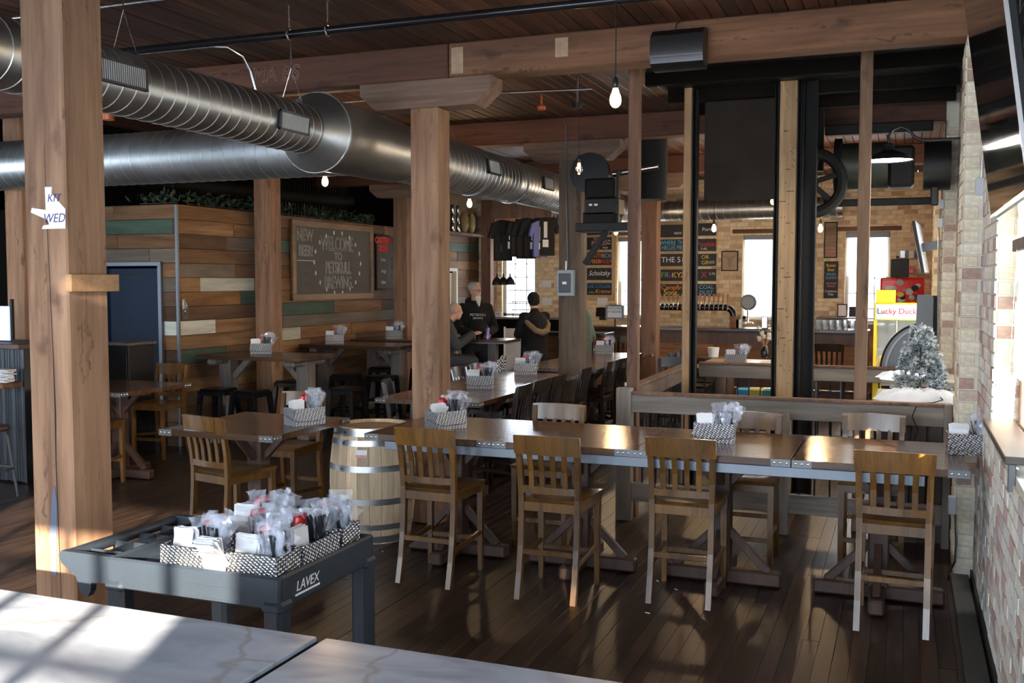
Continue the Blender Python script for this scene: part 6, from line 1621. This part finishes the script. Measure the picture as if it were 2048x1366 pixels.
for k in range(9): pile.box((-7.93 + random.uniform(-.02, .02), 7.05, 1.0 + .014 * k), (.17, .13, .010), rz=random.uniform(-.4, .4))
tag(part('napkin_stack', pile, M_NAPKIN), 'pile of white napkins on the ledge of the corrugated bar', 'napkins')
dc = thing('dark_cabinet', 'dark cabinet beside the navy door behind the left post', 'cabinet', (-8.1, 8.9, 0)); part('body', MB().box((0, 0, .62), (.35, .4, 1.24), .006), M_BLACKM, dc); part('door', MB().box((.02, -.21, .6), (.28, .015, 1.1), .004), M_BLACKM, dc); part('top', MB().box((0, 0, 1.255), (.4, .45, .03), .004), M_GREYWOOD, dc)

# ------------------------------------------------------------------ people
def capsule(mb, a, b, r1, r2, n=14):
    a = Vector(a); b = Vector(b); mb.tube([a, a.lerp(b, .33), a.lerp(b, .66), b], [r1, r1 + (r2 - r1) * .33, r1 + (r2 - r1) * .66, r2], n); mb.sph(a, r1 * .995, n, 8); mb.sph(b, r2 * .995, n, 8)
def fleshed(name, mb, mt, parent=None, vox=.012, smooth=6):
    o = part(name, mb, mt, parent)
    m = o.modifiers.new('remesh', 'REMESH'); m.mode = 'VOXEL'; m.voxel_size = vox; m.use_smooth_shade = True
    s = o.modifiers.new('smooth', 'SMOOTH'); s.iterations = smooth; s.factor = .5
    return o
def hand(mb, w, d, up, side):
    """w wrist, d direction of the fingers, up back of the hand, side +1/-1 thumb side"""
    w = Vector(w); d = Vector(d).normalized(); up = Vector(up).normalized(); s = d.cross(up).normalized() * side; up = s.cross(d).normalized() * side
    for k in range(4):
        o_ = (-.030 + .020 * k); base = w + d * .085 + s * o_; L_ = (.055, .068, .072, .062)[k]
        capsule(mb, w + d * .02 + s * o_ * .7, base, .014, .0105, 8)
        mid = base + d * L_ * .5 - up * .008; tip = mid + d * L_ * .35 - up * .030
        capsule(mb, base, mid, .0095, .009, 8); capsule(mb, mid, tip, .009, .0075, 8)
    t0 = w + d * .025 + s * .030; capsule(mb, t0, t0 + d * .035 + s * .026, .013, .0105, 8); capsule(mb, t0 + d * .035 + s * .026, t0 + d * .07 + s * .026 - up * .012, .0105, .0085, 8)
def head(mb, c, fwd, s=1.0):
    """skull, jaw, nose, ears; fwd = unit vector the face looks along"""
    c = Vector(c); f = Vector(fwd).normalized(); r = f.cross(Vector((0, 0, 1))).normalized(); u = r.cross(f)
    M = Matrix((r, f, u)).transposed().to_4x4()
    q = MB(); q.sph((0, -.012, .03), .088, 18, 12, (.86, 1.08, 1.02)); q.sph((0, .022, -.045), .064, 16, 10, (.88, 1.0, 1.05)); q.sph((0, .045, -.095), .028, 10, 8, (1.2, .9, .8)); q.sph((0, .088, -.02), .014, 8, 6, (.8, 1.1, 1.3)); q.tube([(0, .078, .02), (0, .098, -.02)], [.008, .013], 8)
    for sg in (-1, 1): q.sph((sg * .078, -.008, -.01), .022, 8, 6, (.35, .8, 1.2)); q.sph((sg * .03, .070, .018), .016, 8, 6, (1.2, .7, .6))
    q.sph((0, .076, -.066), .018, 8, 6, (1.3, .5, .4))
    mb.add([c + (M @ (Vector(v) * s)) for v in q.v], q.f)
    return c, M, s
def eyes(par, H):
    c, M, s = H; mb = MB(); mb.cur = 0
    for sg in (-1, 1): mb.add([c + M @ (Vector(v) * s) for v in MB().sph((sg * .031, .079, .008), .010, 10, 6).v], MB().sph((0, 0, 0), 1, 10, 6).f)
    part('eyes', mb, M_WHITE, par, True); mb = MB()
    for sg in (-1, 1): mb.add([c + M @ (Vector(v) * s) for v in MB().sph((sg * .031, .0865, .008), .005, 8, 6).v], MB().sph((0, 0, 0), 1, 8, 6).f)
    part('pupils', mb, M_BLACK, par, True)
def local_shape(H, build):
    c, M, s = H; q = MB(); build(q); out = MB(); out.add([c + M @ (Vector(v) * s) for v in q.v], q.f); return out
def figure(z0, k, pose, garments, label, loc, rz, fwd, mt_top, mt_leg, hands=True):
    """pose: dict of joints in metres, forward = -Y. returns person and head frame"""
    J = {n: Vector(p) * k for n, p in pose.items()}
    body, top, leg = MB(), MB(), MB()
    def both(tgt, a, b, r1, r2, inf): capsule(body, J[a], J[b], r1 * k, r2 * k); capsule(tgt, J[a], J[b], (r1 + inf) * k, (r2 + inf) * k)
    H = head(body, J['head'], fwd, k)
    capsule(body, J['neck'], J['head'] - Vector((0, 0, .05 * k)), .058 * k, .055 * k)
    for m_, tgt in ((body, 0), (top, .022)):
        capsule(m_, J['chest'] + Vector((-.09 * k, 0, 0)), J['chest'] + Vector((.09 * k, 0, 0)), (.125 + tgt) * k, (.125 + tgt) * k); capsule(m_, J['belly'] + Vector((-.07 * k, 0, 0)), J['belly'] + Vector((.07 * k, 0, 0)), (.125 + tgt) * k, (.125 + tgt) * k)
        capsule(m_, J['chest'], J['belly'], (.15 + tgt) * k, (.145 + tgt) * k); capsule(m_, J['chest'] + Vector((0, 0, .05 * k)), J['neck'], (.12 + tgt) * k, (.062 + tgt * .6) * k)
    for s_ in 'LR':
        capsule(top, J['sh' + s_], J['chest'] + Vector((0, 0, .06 * k)), .085 * k, .12 * k); capsule(body, J['sh' + s_], J['chest'] + Vector((0, 0, .06 * k)), .06 * k, .09 * k)
        both(top, 'sh' + s_, 'el' + s_, .058, .047, .022); both(top, 'el' + s_, 'wr' + s_, .044, .032, .020)
        if hands: hand(body, J['wr' + s_], pose_dir(J, s_), (0, -.3, 1), 1 if s_ == 'L' else -1)
        both(leg, 'hip' + s_, 'kn' + s_, .088, .060, .018); both(leg, 'kn' + s_, 'an' + s_, .056, .042, .020)
        capsule(body, J['an' + s_], J['an' + s_] + Vector((J['toe' + s_] - J['an' + s_])), .042 * k, .034 * k)
    capsule(body, J['hipL'], J['hipR'], .10 * k, .10 * k); capsule(leg, J['hipL'], J['hipR'], .122 * k, .122 * k); capsule(body, J['belly'], (J['hipL'] + J['hipR']) / 2, .13 * k, .11 * k); capsule(leg, J['belly'] - Vector((0, 0, .05 * k)), (J['hipL'] + J['hipR']) / 2, .150 * k, .125 * k)
    p = fleshed('person', body, M_SKIN, vox=.009, smooth=4); p.location = loc; p.rotation_euler = (0, 0, rz); tag(p, label, 'person')
    eyes(p, H)
    return p, H, J, top, leg
def pose_dir(J, s_): return (J['wr' + s_] - J['el' + s_]).normalized() + Vector((0, 0, -.15))
def shoes(p, J, k):
    for s_ in 'LR': fleshed('shoe', (lambda m_: (capsule(m_, J['an' + s_] - Vector((0, -.02, .02)) * k, J['toe' + s_], .052 * k, .046 * k), m_)[1])(MB()), M_BLACK, p, .014, 3)
STAND = dict(head=(0, -.02, 1.70), neck=(0, .0, 1.53), chest=(0, .0, 1.33), belly=(0, -.01, 1.08), shL=(-.19, 0, 1.45), shR=(.19, 0, 1.45), elL=(-.28, -.02, 1.16), elR=(.28, -.02, 1.16), wrL=(-.13, -.25, 1.12), wrR=(.13, -.25, 1.10), hipL=(-.10, 0, .93), hipR=(.10, 0, .93), knL=(-.12, -.02, .50), knR=(.12, -.02, .50), anL=(-.13, .02, .08), anR=(.13, .02, .08), toeL=(-.15, -.14, .045), toeR=(.15, -.14, .045))
# man in the black hoodie
k = 1.055
p, H, J, top, leg = figure(0, k, STAND, None, 'standing man in a black hoodie and glasses with a long grey beard', (-6.10, 14.02, 0), R(38), (.55, -.83, .02), M_HOOD, M_PANTS)
hood = MB(); hood.v, hood.f, hood.m = top.v, top.f, top.m
capsule(hood, J['neck'] + Vector((-.07, .07, .02)), J['neck'] + Vector((.07, .07, .02)), .07, .07); capsule(hood, J['wrL'] + (J['elL'] - J['wrL']) * .25, J['elL'], .055, .07); capsule(hood, J['wrR'] + (J['elR'] - J['wrR']) * .25, J['elR'], .055, .07)
hd1 = fleshed('hoodie', hood, M_HOOD, p); fleshed('trousers', leg, M_PANTS, p); shoes(p, J, k)
fleshed('hair', local_shape(H, lambda q: q.sph((0, -.035, .055), .093, 18, 12, (.90, 1.02, .90)).sph((0, .02, .105), .05, 12, 8, (1.1, 1.2, .6)).sph((-.07, -.02, .0), .03, 8, 6, (.5, 1, 1.6)).sph((.07, -.02, .0), .03, 8, 6, (.5, 1, 1.6))), M_HAIR, p, .01, 3)
fleshed('beard', local_shape(H, lambda q: (q.sph((0, .05, -.10), .052, 12, 8, (1.15, .75, 1.0)), capsule(q, (0, .055, -.12), (0, .065, -.22), .042, .014))), plain('white_beard', (.55, .53, .50), .9), p, .01, 3)
part('glasses', local_shape(H, lambda q: [q.tube([(sg * .031 + .026 * math.cos(2 * PI * t / 14), .098, .010 + .018 * math.sin(2 * PI * t / 14)) for t in range(14)], .0035, 5, closed=True) for sg in (-1, 1)] + [q.tube([(sg * .057, .096, .012), (sg * .084, .0, .014)], .003, 5) for sg in (-1, 1)] + [q.tube([(-.006, .1, .012), (.006, .1, .012)], .003, 5)]), plain('red_frames', (.14, .02, .02), .3), p)
text('hoodie_print', 'PETSKULL', .052, M_LGREY, p, (0, -.188, 1.44), FACE_CAM, extrude=.003, sx=1.1); text('hoodie_print', 'BREWING', .035, M_LGREY, p, (0, -.188, 1.39), FACE_CAM, extrude=.003)
# seated man in charcoal
SIT = dict(head=(0, -.16, 1.50), neck=(0, -.06, 1.36), chest=(0, -.02, 1.17), belly=(0, .02, .93), shL=(-.19, -.02, 1.28), shR=(.19, -.02, 1.28), elL=(-.24, -.16, 1.02), elR=(.24, -.18, 1.03), wrL=(-.12, -.38, 1.17), wrR=(.14, -.40, 1.17), hipL=(-.10, .03, .80), hipR=(.10, .03, .80), knL=(-.15, -.40, .80), knR=(.15, -.40, .80), anL=(-.13, -.36, .34), anR=(.13, -.36, .34), toeL=(-.14, -.50, .30), toeR=(.14, -.50, .30))
p, H, J, top, leg = figure(0, 1.0, SIT, None, 'seated man in a charcoal fleece leaning toward the high table', (-6.06, 12.85, .02), R(118), (0, -1, -.05), M_GREYF, M_GREYF)
fleshed('fleece', top, M_GREYF, p); fleshed('trousers', leg, M_GREYF, p); shoes(p, J, 1.0)
fleshed('hair', local_shape(H, lambda q: q.sph((0, -.045, .035), .09, 16, 10, (.93, .9, .75))), M_HAIR, p, .012, 3)
dup(ST, (-6.06, 12.80, 0), R(20), 'black metal stool under the seated man', 'black metal stools')
# woman in black parka, seen from behind
W_ = dict(STAND); W_.update(elL=(-.24, -.10, 1.18), elR=(.24, -.10, 1.18), wrL=(-.10, -.30, 1.28), wrR=(.10, -.30, 1.26), head=(0, -.04, 1.69))
k = .97
p, H, J, top, leg = figure(0, k, W_, None, 'woman in a black parka and knit hat seen from behind', (-5.22, 14.25, 0), R(-128), (-.15, -1, -.1), M_HOOD, M_PANTS)
capsule(top, J['belly'], J['belly'] - Vector((0, 0, .34)), .20, .21); capsule(top, J['chest'], J['belly'], .21, .20)
pk = fleshed('parka', top, M_HOOD, p); fleshed('trousers', leg, M_PANTS, p); shoes(p, J, k)
fleshed('knit_hat', local_shape(H, lambda q: q.sph((0, -.015, .05), .104, 18, 12, (.92, 1.05, 1.0)).sph((0, -.03, .0), .100, 18, 10, (.95, 1.0, .75))), plain('knit_black', (.008, .008, .009), .95, bump=.6, bscale=90), p, .011, 3)
part('fur_trim', MB().tube([(-.18, -.02, 1.40), (-.17, .12, 1.30), (-.10, .20, 1.21), (0, .23, 1.18), (.10, .20, 1.21), (.17, .12, 1.30), (.18, -.02, 1.40)], [.03, .04, .045, .048, .045, .04, .03], 12), M_FUR, p, True)
# person in the sage puffer, mostly hidden by the grey post
p, H, J, top, leg = figure(0, .90, STAND, None, 'person in a sage green puffer jacket half hidden behind the grey post', (-4.86, 15.25, 0), R(-150), (.1, -1, 0), M_PUFF, M_PANTS)
for i in range(7):
    z = .86 + .085 * i; capsule(top, (-.08, 0, z), (.08, 0, z), .165, .165)
fleshed('puffer_jacket', top, M_PUFF, p, .014, 2); fleshed('trousers', leg, M_PANTS, p); shoes(p, J, .9)
fleshed('hair', local_shape(H, lambda q: q.sph((0, -.03, .04), .098, 16, 10, (.95, 1.0, 1.0)).sph((0, -.06, -.06), .07, 12, 8, (1, .8, 1.4))), plain('dark_hair', (.035, .022, .015), .7), p, .012, 3)
# high round table with cans
ht = thing('high_table', 'small high table between the seated man and the man in the hoodie', 'table', (-5.55, 13.42, 0)); part('table_top', MB().box((0, 0, 1.09), (.62, .60, .04), .006), wood_high, ht); part('edge_band', MB().box((0, 0, 1.068), (.63, .61, .012)), M_RAILSTEEL, ht); part('column', MB().box((0, 0, .54), (.12, .12, 1.06)), M_GREYWOOD, ht); part('base', MB().box((0, 0, .03), (.5, .1, .06)).box((0, 0, .03), (.1, .5, .06)), M_GREYWOOD, ht)
tag(part('beer_can', MB().lathe([(.026, 0), (.033, .008), (.033, .15), (.026, .16)], 14, (-5.62, 13.36, 1.11)), plain('can_purple', (.20, .14, .42), .25, .6), smooth=True), 'purple tall can on the small high table', 'can')
tag(part('dark_glass', MB().lathe([(.03, 0), (.04, .13)], 12, (-5.72, 13.26, 1.11)), M_BLACKG, smooth=True), 'dark glass beside the purple can', 'glass')
# sandwich board leaning by the pass, checked jacket on a chair
sbd = thing('easel_board', 'grey easel board leaning beside the kitchen pass', 'board', (-5.75, 14.95, 0), R(20)); part('panel', MB().box((0, 0, .62), (.44, .03, 1.15), .004, M=Matrix.Rotation(-.12, 4, 'X')), M_LGREY, sbd); part('frame', MB().box((-.22, 0, .62), (.03, .04, 1.2), .0, M=Matrix.Rotation(-.12, 4, 'X')).box((.22, 0, .62), (.03, .04, 1.2), .0, M=Matrix.Rotation(-.12, 4, 'X')), M_WHITE, sbd)
def checker(name):
    m, nt, b = _new(name); tc = nt.nodes.new('ShaderNodeTexCoord'); ck = nt.nodes.new('ShaderNodeTexChecker'); ck.inputs['Scale'].default_value = 55; ck.inputs['Color1'].default_value = (.6, .6, .6, 1); ck.inputs['Color2'].default_value = (.015, .015, .03, 1); nt.links.new(tc.outputs['Object'], ck.inputs['Vector']); nt.links.new(ck.outputs['Color'], b.inputs['Base Color']); b.inputs['Roughness'].default_value = .9; return m
ja = thing('checked_jacket', 'black and white checked jacket hanging on a chair left of the grey post', 'jacket', (-4.50, 11.40, 0), R(-86)); part('cloth', MB().loft([[(-.20, -.055, .62), (.20, -.055, .62), (.22, -.0, .62), (-.22, 0, .62)], [(-.23, -.06, .85), (.23, -.06, .85), (.24, .02, .85), (-.24, .02, .85)], [(-.20, -.06, 1.02), (.20, -.06, 1.02), (.20, .02, 1.02), (-.20, .02, 1.02)], [(-.16, -.05, 1.05), (.16, -.05, 1.05), (.16, .01, 1.05), (-.16, .01, 1.05)]]), checker('houndstooth'), ja); part('sleeve', MB().tube([(.2, -.03, 1.0), (.25, -.04, .8), (.22, -.05, .6)], [.06, .06, .05], 10), bpy.data.materials['houndstooth'], ja)
# crumbs on the floor
rnd = random.Random(5)
for (px, py) in ((765, 1103), (947, 1105), (1352, 1179), (1295, 1226), (1315, 1162)):
    q = at(px, py, z=.002); tag(part('paper_scrap', MB().box((q.x, q.y, .003), (.03, .008, .003), rz=rnd.uniform(0, 3)), M_WHITE), 'tiny white paper scrap on the dark floor', 'scrap', 'paper scraps on the floor')
flush_texts()
